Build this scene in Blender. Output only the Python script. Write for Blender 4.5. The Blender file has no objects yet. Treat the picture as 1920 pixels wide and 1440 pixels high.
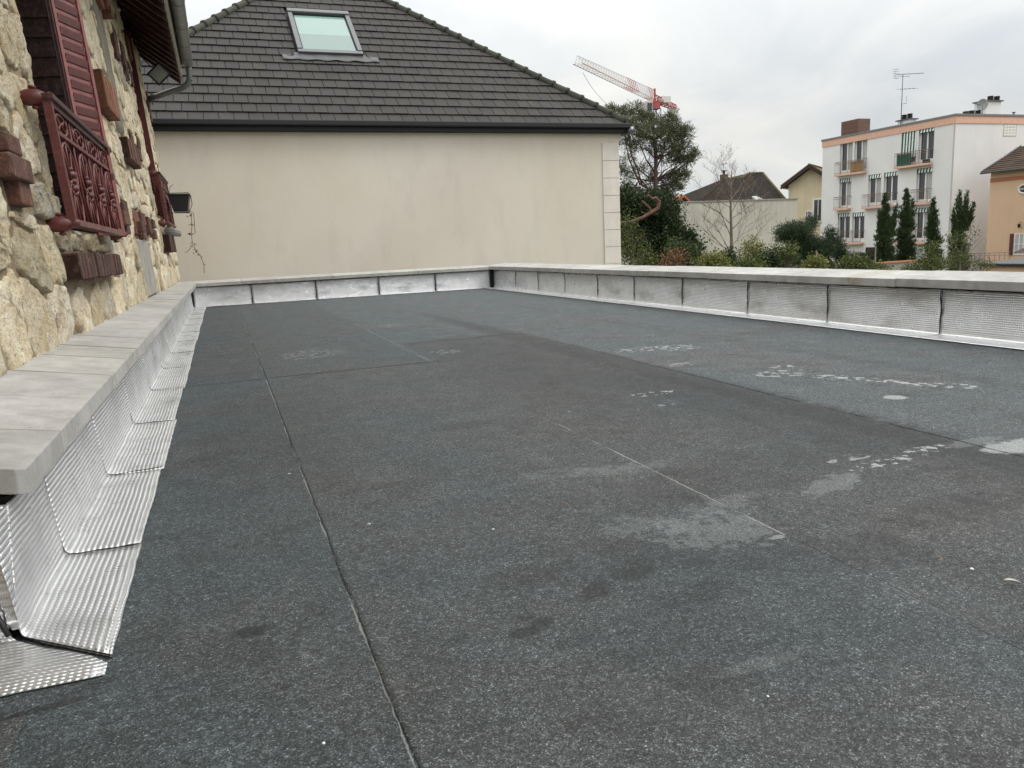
import bpy, bmesh, math, random
import numpy as np
from mathutils import Vector, Matrix, noise as mnoise

random.seed(7); rng = np.random.default_rng(7)
S = bpy.context.scene
COL = S.collection
R = math.radians

# ------------------------------------------------------------------ camera
CAM = np.array([0.0, 0.0, 0.78])
FPX = 1442.0                                   # focal length in pixels of a 1920 px wide frame
def _ray(px, py): return np.array([px-960.0, 720.0-py, -FPX])
_a = _ray(411.4, 483.4); _b = _ray(1411.4, 483.4-47.0)
_up = np.cross(_b, _a); _up /= np.linalg.norm(_up)
if _up[1] < 0: _up = -_up
_Y = _a/np.linalg.norm(_a); _X = np.cross(_Y, _up)
ROT = np.array([_X, _Y, _up])                  # camera axes -> world axes
cd = bpy.data.cameras.new('camera'); cam = bpy.data.objects.new('camera', cd); COL.objects.link(cam)
m4 = Matrix([list(ROT[0])+[0], list(ROT[1])+[0], list(ROT[2])+[CAM[2]], [0, 0, 0, 1]])
cam.matrix_world = m4
cd.sensor_width = 36; cd.lens = 36*FPX/1920; cd.clip_start = .05; cd.clip_end = 3000
S.camera = cam
def sight(px, py): return ROT @ _ray(px, py)
def on_plane(px, py, axis, val):               # where a sight line of the survey photograph meets a real plane
    d = sight(px, py); t = (val-CAM[axis])/d[axis]; return CAM+t*d
def at(px, py, Y): return on_plane(px, py, 1, Y)

# ------------------------------------------------------------------ world, sun, exposure
S.view_settings.view_transform = 'Standard'; S.view_settings.look = 'None'
S.view_settings.exposure = 0.0; S.view_settings.gamma = 1.0; S.view_settings.use_curve_mapping = False
S.cycles.max_bounces = 6; S.cycles.diffuse_bounces = 3; S.cycles.glossy_bounces = 4
SUN_EL, SUN_AZ = R(52), R(118)                 # azimuth clockwise from +Y
W = bpy.data.worlds.new("World"); S.world = W; W.use_nodes = True
nt = W.node_tree; nt.nodes.clear()
def wn(t, **k):
    n = nt.nodes.new(t)
    for a, v in k.items(): setattr(n, a, v)
    return n
sky = wn('ShaderNodeTexSky', sky_type='NISHITA', sun_disc=False)
sky.sun_elevation = SUN_EL; sky.sun_rotation = SUN_AZ
bg = wn('ShaderNodeBackground'); bg.inputs['Strength'].default_value = 0.10
out = wn('ShaderNodeOutputWorld')
tc = wn('ShaderNodeTexCoord'); sep = wn('ShaderNodeSeparateXYZ')
nt.links.new(tc.outputs['Generated'], sep.inputs[0])
# overcast deck: brighter towards the zenith, soft rolls of cloud everywhere
mz = wn('ShaderNodeMath', operation='MAXIMUM'); nt.links.new(sep.outputs['Z'], mz.inputs[0]); mz.inputs[1].default_value = 0.0
az = wn('ShaderNodeMath', operation='ADD'); nt.links.new(mz.outputs[0], az.inputs[0]); az.inputs[1].default_value = 0.22
dv = wn('ShaderNodeVectorMath', operation='DIVIDE'); nt.links.new(tc.outputs['Generated'], dv.inputs[0])
cmb = wn('ShaderNodeCombineXYZ'); 
for i in range(3): nt.links.new(az.outputs[0], cmb.inputs[i])
nt.links.new(cmb.outputs[0], dv.inputs[1])
n1 = wn('ShaderNodeTexNoise'); n1.inputs['Scale'].default_value = 1.25; n1.inputs['Detail'].default_value = 5; n1.inputs['Roughness'].default_value = .5
n1.inputs['Distortion'].default_value = .6
nt.links.new(dv.outputs[0], n1.inputs['Vector'])
rp = wn('ShaderNodeValToRGB'); nt.links.new(n1.outputs['Fac'], rp.inputs[0])
e = rp.color_ramp.elements
e[0].position = .32; e[0].color = (6.5, 6.8, 7.05, 1); e[1].position = .70; e[1].color = (9.3, 9.2, 8.7, 1)
zr = wn('ShaderNodeMapRange'); nt.links.new(mz.outputs[0], zr.inputs[0])
zr.inputs['From Min'].default_value = 0.12; zr.inputs['From Max'].default_value = 1.0
zr.inputs['To Min'].default_value = 1.0; zr.inputs['To Max'].default_value = 3.1
sc = wn('ShaderNodeVectorMath', operation='SCALE'); nt.links.new(rp.outputs['Color'], sc.inputs[0]); nt.links.new(zr.outputs[0], sc.inputs['Scale'])
mx = wn('ShaderNodeMix', data_type='RGBA'); mx.inputs['Factor'].default_value = .93
nt.links.new(sky.outputs[0], mx.inputs[6]); nt.links.new(sc.outputs[0], mx.inputs[7])
nt.links.new(mx.outputs[2], bg.inputs['Color']); nt.links.new(bg.outputs[0], out.inputs['Surface'])

sd = bpy.data.lights.new('sun', 'SUN'); sd.energy = 1.5; sd.angle = R(25); sd.color = (1, .96, .9)
so = bpy.data.objects.new('sun', sd); COL.objects.link(so)
sv = Vector((math.sin(SUN_AZ)*math.cos(SUN_EL), math.cos(SUN_AZ)*math.cos(SUN_EL), math.sin(SUN_EL)))
so.rotation_euler = sv.to_track_quat('Z', 'Y').to_euler(); so.location = (0, 0, 60)

# ------------------------------------------------------------------ material helpers
class NT:
    def __init__(s, name):
        s.m = bpy.data.materials.new(name); s.m.use_nodes = True
        s.t = s.m.node_tree; s.b = s.t.nodes['Principled BSDF']
    def n(s, typ, **k):
        n = s.t.nodes.new(typ)
        for a, v in k.items(): setattr(n, a, v)
        return n
    def l(s, a, b): s.t.links.new(a, b)
    def val(s, sock, v):
        if isinstance(v, (int, float)): sock.default_value = v
        elif isinstance(v, tuple): sock.default_value = v if len(v) == 4 or sock.type == 'VECTOR' else (*v, 1)
        else: s.l(v, sock)
    def coord(s, kind='Object', scale=(1, 1, 1)):
        c = s.n('ShaderNodeTexCoord'); o = c.outputs[kind]
        if scale != (1, 1, 1):
            mp = s.n('ShaderNodeMapping'); mp.inputs['Scale'].default_value = scale; s.l(o, mp.inputs['Vector']); o = mp.outputs[0]
        return o
    def wpos(s, scale=(1, 1, 1)):
        g = s.n('ShaderNodeNewGeometry'); o = g.outputs['Position']
        if scale != (1, 1, 1):
            mp = s.n('ShaderNodeMapping'); mp.inputs['Scale'].default_value = scale; s.l(o, mp.inputs['Vector']); o = mp.outputs[0]
        return o
    def noise(s, vec, scale, detail=4, rough=.55, dist=0):
        n = s.n('ShaderNodeTexNoise'); s.l(vec, n.inputs['Vector']); n.inputs['Scale'].default_value = scale
        n.inputs['Detail'].default_value = detail; n.inputs['Roughness'].default_value = rough; n.inputs['Distortion'].default_value = dist
        return n.outputs['Fac']
    def ramp(s, fac, stops):
        r = s.n('ShaderNodeValToRGB'); s.l(fac, r.inputs[0]); cr = r.color_ramp
        while len(cr.elements) < len(stops): cr.elements.new(.5)
        for e_, (p, c) in zip(cr.elements, stops):
            e_.position = p; e_.color = (c, c, c, 1) if isinstance(c, (int, float)) else (*c, 1)
        return r.outputs['Color']
    def math(s, op, a, b=None, c=None, clamp=False):
        n = s.n('ShaderNodeMath', operation=op); n.use_clamp = clamp
        s.val(n.inputs[0], a)
        if b is not None: s.val(n.inputs[1], b)
        if c is not None: s.val(n.inputs[2], c)
        return n.outputs[0]
    def mix(s, f, a, b, mode='MIX'):
        n = s.n('ShaderNodeMix', data_type='RGBA', blend_type=mode)
        s.val(n.inputs[0], f); s.val(n.inputs[6], a); s.val(n.inputs[7], b); return n.outputs[2]
    def bump(s, h, strength=.5, dist=.01, prev=None):
        n = s.n('ShaderNodeBump'); n.inputs['Strength'].default_value = strength; n.inputs['Distance'].default_value = dist
        s.l(h, n.inputs['Height'])
        if prev is not None: s.l(prev, n.inputs['Normal'])
        return n.outputs[0]
    def objcol(s):
        return s.n('ShaderNodeObjectInfo').outputs['Color']
    def done(s, col, rough=.8, metal=0, normal=None, spec=.5):
        s.val(s.b.inputs['Base Color'], col); s.val(s.b.inputs['Roughness'], rough); s.val(s.b.inputs['Metallic'], metal)
        s.b.inputs['Specular IOR Level'].default_value = spec
        if normal is not None: s.l(normal, s.b.inputs['Normal'])
        return s.m

def simple(name, col, rough=.8, metal=0, var=.25, vs=6, bs=40, bd=.002, spec=.5, tint=False, streak=0, coords='w'):
    k = NT(name); p = k.wpos()
    n = k.noise(p, vs, 5)
    f = k.ramp(n, [(.3, 1-var), (.7, 1+var)])
    c = k.mix(1, col, f, 'MULTIPLY')
    if streak:
        st = k.noise(k.wpos((1, 1, .08)), 5, 5, .6)
        c = k.mix(1, c, k.ramp(st, [(.35, 1-streak), (.62, 1.0)]), 'MULTIPLY')
    if tint: c = k.mix(1, c, k.objcol(), 'MULTIPLY')
    nb = k.bump(k.noise(p, bs, 4), .6, bd)
    return k.done(c, rough, metal, nb, spec)

MAT = {}
# --- membrane: mineral granules, tinted per sheet, puddle marks at their places
def membrane():
    k = NT('bitumen_membrane'); p = k.wpos()
    xyz = k.n('ShaderNodeSeparateXYZ'); k.l(p, xyz.inputs[0]); X, Y = xyz.outputs[0], xyz.outputs[1]
    big = k.noise(p, 1.1, 5, .6); mid = k.noise(p, 5.5, 6, .65); fine = k.noise(p, 42, 5, .7)
    def cells(scale):
        v = k.n('ShaderNodeTexVoronoi'); k.l(p, v.inputs['Vector']); v.inputs['Scale'].default_value = scale
        c = k.n('ShaderNodeSeparateColor'); k.l(v.outputs['Color'], c.inputs[0]); return c.outputs[0], c.outputs[1], v.outputs['Distance']
    gr, gr_b, gd = cells(640); g2, g2b, g2d = cells(300)
    base = k.mix(k.ramp(big, [(.36, 0.0), (.64, 1.0)]), (.050, .061, .065), (.061, .062, .062))
    base = k.mix(1, base, k.objcol(), 'MULTIPLY')
    base = k.mix(1, base, k.ramp(mid, [(.3, .76), (.7, 1.22)]), 'MULTIPLY')
    base = k.mix(1, base, k.ramp(fine, [(.3, .72), (.7, 1.28)]), 'MULTIPLY')
    g3, _b, _c = cells(120)
    base = k.mix(1, base, k.ramp(g3, [(0, .72), (.6, 1.0), (1, 1.35)]), 'MULTIPLY')
    base = k.mix(1, base, k.ramp(g2, [(0, .40), (.6, .95), (.9, 1.4), (1, 2.6)]), 'MULTIPLY')
    base = k.mix(1, base, k.ramp(gr, [(0, .35), (.6, .95), (.9, 1.5), (1, 3.2)]), 'MULTIPLY')
    sp = k.math('MULTIPLY', k.math('GREATER_THAN', g2b, .988), k.math('LESS_THAN', g2d, .42))
    base = k.mix(k.math('MULTIPLY', sp, .6), base, (.40, .41, .40))
    vor2 = k.n('ShaderNodeTexVoronoi'); k.l(p, vor2.inputs['Vector']); vor2.inputs['Scale'].default_value = 5.5
    wc2 = k.n('ShaderNodeSeparateColor'); k.l(vor2.outputs['Color'], wc2.inputs[0])
    sp2 = k.math('MULTIPLY', k.math('GREATER_THAN', wc2.outputs[0], .72), k.math('LESS_THAN', vor2.outputs['Distance'], .03))
    base = k.mix(sp2, base, (.5, .5, .47))
    edge = k.noise(p, 16, 7, .7)
    edge2 = k.noise(p, 55, 5, .7)
    def ell(cx, cy, rx, ry, ang=0, soft=.5, amp=1.0, nz=edge):
        ca, sa = math.cos(ang), math.sin(ang)
        dx = k.math('SUBTRACT', X, cx); dy = k.math('SUBTRACT', Y, cy)
        u = k.math('ADD', k.math('MULTIPLY', dx, ca/rx), k.math('MULTIPLY', dy, sa/rx))
        v = k.math('ADD', k.math('MULTIPLY', dx, -sa/ry), k.math('MULTIPLY', dy, ca/ry))
        r2 = k.math('ADD', k.math('MULTIPLY', u, u), k.math('MULTIPLY', v, v))
        f = k.math('SUBTRACT', 1.15, r2)
        f = k.math('ADD', f, k.math('MULTIPLY', k.math('SUBTRACT', nz, .5), 6.0*amp))
        n = k.n('ShaderNodeMapRange'); n.inputs['From Min'].default_value = 0; n.inputs['From Max'].default_value = soft
        n.inputs['To Max'].default_value = 1; k.l(f, n.inputs[0]); n.clamp = True
        # never spill far away
        lim = k.math('LESS_THAN', r2, 3.0)
        return k.math('MULTIPLY', n.outputs[0], lim)
    # dark damp / brown stains, (x, y, rx, ry, angle, strength)
    for (cx, cy, rx, ry, a, st, nz) in [(-.40, 1.485, .10, .010, .12, .95, edge2), (-.30, 1.54, .05, .012, .2, .7, edge2), (.62, 1.62, .12, .05, 0, .4, edge), (.92, 1.36, .10, .04, .3, .5, edge2), (1.9, 1.5, .2, .08, 0, .4, edge), (.45, 2.5, .12, .03, 0, .35, edge2), (1.12, 1.52, .42, .10, -.5, .45, edge), (1.5, 1.42, .05, .05, 0, .5, edge), (.75, 1.05, .07, .06, 0, .45, edge),
                                    (-.02, 1.62, .04, .022, 0, .95, edge), (.50, 1.37, .03, .02, 0, .95, edge), (.55, 1.39, .03, .02, .4, .9, edge), (.53, 1.42, .02, .012, 0, .8, edge), (.72, 1.47, .06, .025, .5, .8, edge), (.85, 1.53, .07, .035, .5, .8, edge),
                                    (.37, 1.40, .03, .012, 0, .5, edge2), (1.55, 2.05, .55, .16, .15, .32, edge), (.9, 3.2, .2, .05, 0, .3, edge2),
                                    (4.0, 5.0, .35, .12, 0, .28, edge), (2.33, 4.4, .13, 4.2, 0.02, .62, edge), (2.22, 2.6, .24, 1.4, .05, .5, edge), (2.0, 4.2, .4, 2.0, 0, .2, edge), (1.75, 4.6, .5, 1.7, 0, .30, edge), (.85, 1.25, .3, .3, 0, .2, edge), (.1, 3.6, .35, .9, 0, .22, edge), (3.52, 6, .10, 4, 0, .22, edge)]:
        base = k.mix(k.math('MULTIPLY', ell(cx, cy, rx*1.15, ry*1.25, a, .8, .55, nz), st), base, k.mix(1, base, (.36, .34, .34), 'MULTIPLY'))
    # pale dried-mineral marks
    bl = k.math('MULTIPLY', k.ramp(k.noise(p, 7, 7, .72, .4), [(.53, 0.0), (.62, 1.0)]), k.ramp(k.noise(p, 1.15, 3, .6), [(.46, 0.0), (.58, 1.0)]))
    base = k.mix(k.math('MULTIPLY', bl, .62), base, k.mix(1, base, (.48, .46, .46), 'MULTIPLY'))
    lb = k.math('MULTIPLY', k.ramp(k.noise(k.wpos((1, .5, 1)), 3.1, 7, .75), [(.55, 0.0), (.70, 1.0)]), k.ramp(gr, [(.3, .2), (.8, 1.0)]))
    base = k.mix(k.math('MULTIPLY', lb, .35), base, (.12, .125, .125))
    dots = k.ramp(k.noise(p, 21, 4, .6), [(.53, 0.0), (.56, 1.0)])
    speck = k.ramp(k.math('ADD', k.math('MULTIPLY', gr, .5), k.math('MULTIPLY', g2, .5)), [(.2, .35), (.6, 1.0)])
    for (cx, cy, rx, ry, a, st, am, nz, dt) in [(1.16, 1.66, .15, .11, 0, .40, 1.5, edge, 0), (1.02, 1.78, .10, .08, 0, .25, 1.6, edge, 0), (1.3, 1.82, .13, .05, .3, .3, 1.5, edge, 0), (1.22, 2.28, .18, .05, -.2, .28, 1.7, edge, 0), (1.0, 2.35, .12, .05, -.2, .2, 1.7, edge, 0),
                                        (1.73, 1.82, .13, .05, .35, .45, 1.4, edge, 0), (2.02, 1.91, .14, .035, .1, .85, .7, edge2, 1), (2.25, 1.96, .12, .035, .1, .85, .8, edge2, 1), (1.95, 2.0, .10, .02, 0, .7, .8, edge2, 1),
                                        (2.86, 2.66, .055, .05, 0, 1.0, .35, edge2, 2), (2.56, 1.84, .16, .07, 0, .9, .5, edge, 2), (2.48, 1.95, .14, .04, 0, .4, .6, edge, 0),
                                        (2.87, 3.46, .17, .10, .0, .85, .6, edge2, 1), (3.04, 3.15, .30, .07, -1.1, .9, .6, edge2, 1), (3.2, 2.85, .28, .06, -1.1, .9, .6, edge2, 1), (3.3, 2.72, .12, .05, -.8, .85, .6, edge2, 1), (3.0, 3.62, .1, .05, 0, .9, .5, edge2, 1),
                                        (2.75, 4.78, .22, .12, 0, .7, .6, edge2, 1), (2.98, 4.7, .16, .14, 0, .8, .6, edge2, 1), (2.6, 4.05, .10, .06, 0, .6, .6, edge2, 1), (2.0, 3.36, .15, .05, 0, .85, .6, edge2, 1), (1.9, 3.1, .06, .04, 0, .5, .6, edge2, 1), (1.28, 1.545, .026, .012, 0, .95, .5, edge2, 0),
                                        (1.52, 5.6, .12, .12, 0, .5, .7, edge2, 1), (.6, 6.2, .25, .3, 0, .35, .7, edge2, 1), (.85, 1.07, .10, .02, 0, .2, .6, edge2, 0), (1.6, 8, .12, .2, 0, .3, .6, edge2, 1)]:
        f = k.math('MULTIPLY', ell(cx, cy, rx, ry, a, .45, am, nz), st)
        f = k.math('MULTIPLY', f, dots if dt == 1 else speck)
        base = k.mix(f, base, (.36, .375, .37) if dt else k.mix(gr, (.15, .16, .16), (.30, .32, .32)))
    # chalky bleed-out along the lap seams
    for (sx, ya, yb, st) in [(.2, 1.0, 13, .85), (1.31, 1.55, 3.0, .95), (1.31, 5.0, 8.6, .8), (2.45, 2.3, 2.9, .7), (3.55, 4.6, 8.5, .8), (1.31, 1.02, 1.26, .4)]:
        n_ = k.noise(k.wpos((1, .16, 1)), 22, 4, .6)
        cx = k.math('ADD', k.math('SUBTRACT', X, sx-.002), k.math('MULTIPLY', k.math('SUBTRACT', edge, .5), .018))
        ab = k.math('ABSOLUTE', cx)
        w = k.math('MULTIPLY', k.math('SUBTRACT', n_, .42), .020)
        f = k.math('LESS_THAN', ab, w)
        f = k.math('MULTIPLY', f, k.math('GREATER_THAN', Y, ya)); f = k.math('MULTIPLY', f, k.math('LESS_THAN', Y, yb))
        base = k.mix(k.math('MULTIPLY', f, st*.55), base, (.36, .36, .34))
    nb = k.bump(gr, .8, .0016); nb = k.bump(g2, .6, .002, nb); nb = k.bump(fine, .5, .006, nb)
    return k.done(base, .75, 0, nb, .5)
MAT['membrane'] = membrane()

def foil(name='embossed_aluminium', flat=0.0):
    k = NT(name); uv = k.coord('UV'); p = k.wpos()
    s_ = k.n('ShaderNodeSeparateXYZ'); k.l(uv, s_.inputs[0]); U, V = s_.outputs[0], s_.outputs[1]
    wob = k.math('MULTIPLY', k.math('SUBTRACT', k.noise(p, 5, 3), .5), .009)
    v2 = k.math('ADD', V, wob)
    rid = k.math('SINE', k.math('MULTIPLY', v2, 2*math.pi/.0145))
    rid = k.math('POWER', k.math('MULTIPLY', k.math('ADD', rid, 1), .5), 1.6)
    cr = k.math('SINE', k.math('MULTIPLY', U, 2*math.pi/.0125))
    cr = k.math('MULTIPLY', k.math('ADD', cr, 1), .5)
    h = k.math('MULTIPLY', rid, k.math('ADD', .45, k.math('MULTIPLY', cr, .55)))
    press = k.ramp(k.noise(k.wpos((.5, .5, 1)), 5, 3, .5), [(.30, 0.25), (.58, 1.0)])     # flattened by the roller in places
    if flat:
        mr = k.n('ShaderNodeMapRange'); k.l(V, mr.inputs[0]); mr.inputs['From Min'].default_value = flat; mr.inputs['From Max'].default_value = flat+.05; press = k.math('MULTIPLY', press, mr.outputs[0])
    h = k.math('MULTIPLY', h, press)
    wr = k.noise(k.wpos(), 18, 4, .55)
    nb = k.bump(h, 1.0, .0045); nb = k.bump(wr, .22, .004, nb)
    nb = k.bump(k.noise(k.wpos((.10, .10, 1)), 40, 2, .5), .8, .004, nb)
    col = k.mix(k.ramp(k.noise(p, 9, 5, .65), [(.35, 0.0), (.7, 1.0)]), (.84, .845, .85), (.95, .955, .96))
    col = k.mix(k.math('MULTIPLY', k.ramp(h, [(.0, 1.0), (.5, .0)]), .50 if not flat else k.math('MULTIPLY', mr.outputs[0], .45)), col, (.12, .12, .13))  # ridge shading put into the colour: valleys dark, peaks bright
    dirt = k.ramp(k.noise(p, 8, 6, .75), [(.60, 0.0), (.76, 1.0)])
    col = k.mix(k.math('MULTIPLY', dirt, .06), col, (.22, .21, .20))
    rg = k.ramp(k.noise(p, 14, 3), [(.3, .24), (.7, .46)])
    return k.done(col, rg, k.math('SUBTRACT', .74, k.math('MULTIPLY', dirt, .5)), nb)
MAT['foil'] = foil(); MAT['foil_flat'] = foil('pressed_foot_aluminium', .19)

def concrete():
    k = NT('cast_concrete'); p = k.wpos()
    a = k.noise(p, 2.2, 5, .6); b = k.noise(p, 11, 5, .6); c = k.noise(p, 260, 3, .6)
    col = k.mix(k.ramp(a, [(.35, 0), (.65, 1)]), (.36, .352, .328), (.455, .448, .425))
    col = k.mix(1, col, k.ramp(b, [(.3, .86), (.7, 1.1)]), 'MULTIPLY')
    col = k.mix(1, col, k.ramp(c, [(.3, .9), (.7, 1.08)]), 'MULTIPLY')
    col = k.mix(k.ramp(k.noise(p, 3.3, 7, .75), [(.54, 0), (.68, .34)]), col, (.22, .21, .18))
    col = k.mix(k.ramp(k.noise(k.wpos((1, .35, 1)), 6.5, 6, .7), [(.56, 0), (.70, .45)]), col, (.56, .555, .54))
    xs_ = k.n('ShaderNodeSeparateXYZ'); k.l(p, xs_.inputs[0])
    rust = k.math('SUBTRACT', 1.0, k.math('MULTIPLY', k.math('ABSOLUTE', k.math('SUBTRACT', xs_.outputs[1], 4.78)), 6.5)); rust = k.math('MULTIPLY', rust, k.math('GREATER_THAN', xs_.outputs[0], 4.5))
    col = k.mix(k.math('MULTIPLY', k.math('MAXIMUM', rust, 0.0), k.ramp(b, [(.35, 0), (.6, .8)])), col, (.26, .17, .08))
    pits = k.n('ShaderNodeTexVoronoi'); k.l(p, pits.inputs['Vector']); pits.inputs['Scale'].default_value = 26
    pc = k.n('ShaderNodeSeparateColor'); k.l(pits.outputs['Color'], pc.inputs[0])
    pit = k.math('MULTIPLY', k.math('LESS_THAN', pits.outputs['Distance'], .09), k.math('GREATER_THAN', pc.outputs[1], .9))
    col = k.mix(k.math('MULTIPLY', pit, .8), col, (.05, .045, .04))
    strk = k.noise(k.wpos((1, 1, .3)), 14, 4, .6)
    col = k.mix(1, col, k.ramp(strk, [(.38, .90), (.6, 1.0)]), 'MULTIPLY')
    col = k.mix(1, col, k.objcol(), 'MULTIPLY')
    nb = k.bump(c, .35, .0015); nb = k.bump(b, .3, .004, nb)
    return k.done(col, .82, 0, nb, .35)
MAT['concrete'] = concrete()

def stone():
    k = NT('limestone_rubble'); p = k.wpos()
    a = k.noise(p, 5, 6, .65); b = k.noise(p, 17, 6, .7); c = k.noise(p, 75, 5, .7)
    col = k.mix(k.ramp(a, [(.36, 0), (.64, 1)]), (.58, .475, .32), (.80, .735, .59))
    col = k.mix(k.ramp(b, [(.5, 0), (.72, .75)]), col, (.58, .43, .22))
    col = k.mix(k.ramp(k.noise(p, 9.5, 6, .7), [(.60, 0.0), (.76, .5)]), col, (.34, .30, .24))
    col = k.mix(1, col, k.ramp(c, [(.25, .62), (.5, 1.0), (.75, 1.2)]), 'MULTIPLY')
    pits = k.ramp(k.noise(p, 30, 6, .8), [(.33, 1.0), (.43, 0.0)])
    col = k.mix(k.math('MULTIPLY', pits, .75), col, (.12, .09, .06))
    col = k.mix(1, col, k.objcol(), 'MULTIPLY')
    nb = k.bump(a, .4, .03); nb = k.bump(b, 1.0, .028, nb); nb = k.bump(c, 1.0, .011, nb)
    return k.done(col, .9, 0, nb, .2)
MAT['stone'] = stone()
def mortar():
    k = NT('lime_mortar'); p = k.wpos()
    a = k.noise(p, 4, 6, .65); b = k.noise(p, 26, 6, .75); c = k.noise(p, 110, 4, .7)
    col = k.mix(k.ramp(a, [(.38, 0), (.62, 1)]), (.31, .245, .165), (.46, .37, .255))
    col = k.mix(1, col, k.ramp(b, [(.28, .62), (.7, 1.15)]), 'MULTIPLY')
    hole = k.ramp(k.noise(p, 10, 7, .85), [(.36, 1.0), (.44, 0.0)])
    col = k.mix(k.math('MULTIPLY', hole, .7), col, (.10, .075, .05))
    nb = k.bump(b, 1, .02); nb = k.bump(c, .8, .006, nb)
    return k.done(col, .95, 0, nb, .2)
MAT['mortar'] = mortar()

def brickm(name, c1, c2):
    k = NT(name); p = k.wpos()
    a = k.noise(p, 9, 5, .7); c = k.noise(p, 90, 4, .7)
    col = k.mix(k.ramp(a, [(.35, 0), (.65, 1)]), c1, c2)
    col = k.mix(1, col, k.ramp(c, [(.3, .8), (.7, 1.2)]), 'MULTIPLY'); col = k.mix(1, col, k.objcol(), 'MULTIPLY')
    wh = k.ramp(k.noise(k.wpos((1, 1, .6)), 24, 6, .75), [(.55, 0.0), (.72, .6)]); col = k.mix(wh, col, (.33, .28, .23))
    dk = k.ramp(k.noise(p, 13, 5, .7), [(.56, 0.0), (.66, .7)]); col = k.mix(dk, col, (.03, .024, .022))
    nb = k.bump(c, .9, .006); nb = k.bump(k.noise(p, 28, 5, .7), .9, .014, nb)
    return k.done(col, .75, 0, nb, .35)
MAT['brick'] = brickm('burnt_brick', (.085, .040, .032), (.155, .070, .048))
MAT['brick_orange'] = brickm('orange_brick', (.26, .10, .05), (.17, .07, .045))

MAT['stucco'] = None
def stucco():
    k = NT('beige_render'); p = k.wpos()
    a = k.noise(p, .45, 5, .55); b = k.noise(k.wpos((1, 1, .28)), 1.9, 6, .7); c = k.noise(p, 60, 3)
    col = k.mix(k.ramp(a, [(.36, 0), (.64, 1)]), (.665, .60, .525), (.73, .675, .60))
    col = k.mix(k.ramp(b, [(.50, 0), (.80, .36)]), col, (.44, .41, .38))
    col = k.mix(k.ramp(k.noise(k.wpos((1, 1, .16)), 7, 6, .75), [(.60, 0), (.82, .22)]), col, (.36, .33, .30))
    col = k.mix(k.ramp(k.noise(p, .28, 3, .5), [(.45, 0), (.65, .5)]), col, (.67, .60, .49))
    col = k.mix(k.ramp(k.noise(p, 2.2, 5, .6), [(.62, 0), (.78, .25)]), col, (.70, .65, .57))
    return k.done(col, .9, 0, k.bump(c, .5, .004), .25)
MAT['stucco'] = stucco()
MAT['quoin'] = simple('pale_quoin_stone', (.74, .69, .62), .85, var=.06, vs=2, streak=.07, spec=.3)
def tilem():
    k = NT('slate_grey_tile'); p = k.wpos()
    a = k.noise(p, 1.2, 5, .6); c = k.noise(p, 45, 4, .7)
    col = k.mix(1, (.031, .0285, .026), k.objcol(), 'MULTIPLY')
    col = k.mix(1, col, k.ramp(a, [(.3, .85), (.7, 1.15)]), 'MULTIPLY')
    col = k.mix(1, col, k.ramp(c, [(.3, .8), (.7, 1.2)]), 'MULTIPLY')
    col = k.mix(k.ramp(k.noise(k.wpos((1.6, .4, .4)), 2.4, 5, .7), [(.60, 0), (.78, .5)]), col, (.085, .075, .035))
    return k.done(col, .7, 0, k.bump(c, .5, .003), .35)
MAT['tile'] = tilem()
MAT['ridge'] = simple('mossy_ridge_tile', (.042, .043, .032), .85, var=.3, vs=5, tint=True)
MAT['black'] = simple('black_metal', (.005, .006, .009), .5, var=.15, bd=.0005)
MAT['bitumen'] = simple('black_bitumen', (.010, .010, .010), .55, var=.3, vs=30, bd=.004)
MAT['zinc'] = simple('zinc', (.20, .21, .21), .42, .6, var=.2, vs=9, bd=.001)
def maroonm():
    k = NT('maroon_paint'); p = k.wpos()
    col = k.mix(1, (.100, .023, .021), k.ramp(k.noise(p, 9, 5, .6), [(.3, .75), (.7, 1.25)]), 'MULTIPLY')
    col = k.mix(1, col, k.objcol(), 'MULTIPLY')
    n = k.n('ShaderNodeNewGeometry'); sx = k.n('ShaderNodeSeparateXYZ'); k.l(n.outputs['Normal'], sx.inputs[0])
    dust = k.math('MULTIPLY', k.ramp(k.noise(p, 30, 6, .75), [(.48, 0.0), (.66, 1.0)]), .30)
    col = k.mix(dust, col, (.17, .105, .09))
    rust = k.ramp(k.noise(p, 52, 4, .7), [(.66, 0.0), (.72, .8)]); col = k.mix(rust, col, (.035, .018, .014))
    return k.done(col, k.ramp(k.noise(p, 20, 4), [(.3, .34), (.7, .6)]), 0, k.bump(k.noise(p, 60, 4, .7), .6, .002), .45)
MAT['maroon'] = maroonm()
MAT['soffit'] = simple('pale_board', (.42, .33, .26), .8, var=.2)
MAT['fascia'] = simple('fascia_board', (.45, .43, .36), .7, var=.2)
MAT['plastic'] = simple('black_plastic', (.012, .012, .013), .45, var=.1, bd=.0005)
MAT['white'] = simple('white_paint', (.78, .77, .75), .6, var=.04)
MAT['white_wall'] = simple('white_render', (.74, .73, .72), .9, var=.05, vs=.5, streak=.03, spec=.2)
MAT['pink'] = simple('salmon_band', (.68, .42, .31), .85, var=.08)
MAT['grey_wall'] = simple('weathered_grey_render', (.52, .50, .43), .95, var=.16, vs=.35, streak=.14, spec=.2)
MAT['cream'] = simple('cream_render', (.70, .60, .42), .9, var=.06, vs=.5, streak=.06, spec=.2)
MAT['peach'] = simple('peach_render', (.66, .46, .31), .9, var=.05, vs=.5, streak=.05, spec=.2)
MAT['terracotta'] = simple('terracotta_band', (.42, .17, .09), .85, var=.1)
MAT['brown_tile'] = simple('brown_roof_tile', (.085, .055, .038), .85, var=.35, vs=1.5, bs=6, bd=.03)
MAT['dark_tile'] = simple('dark_brown_roof_tile', (.022, .018, .015), .95, spec=.15, var=.3, vs=1.2, bs=8, bd=.02)
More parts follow.
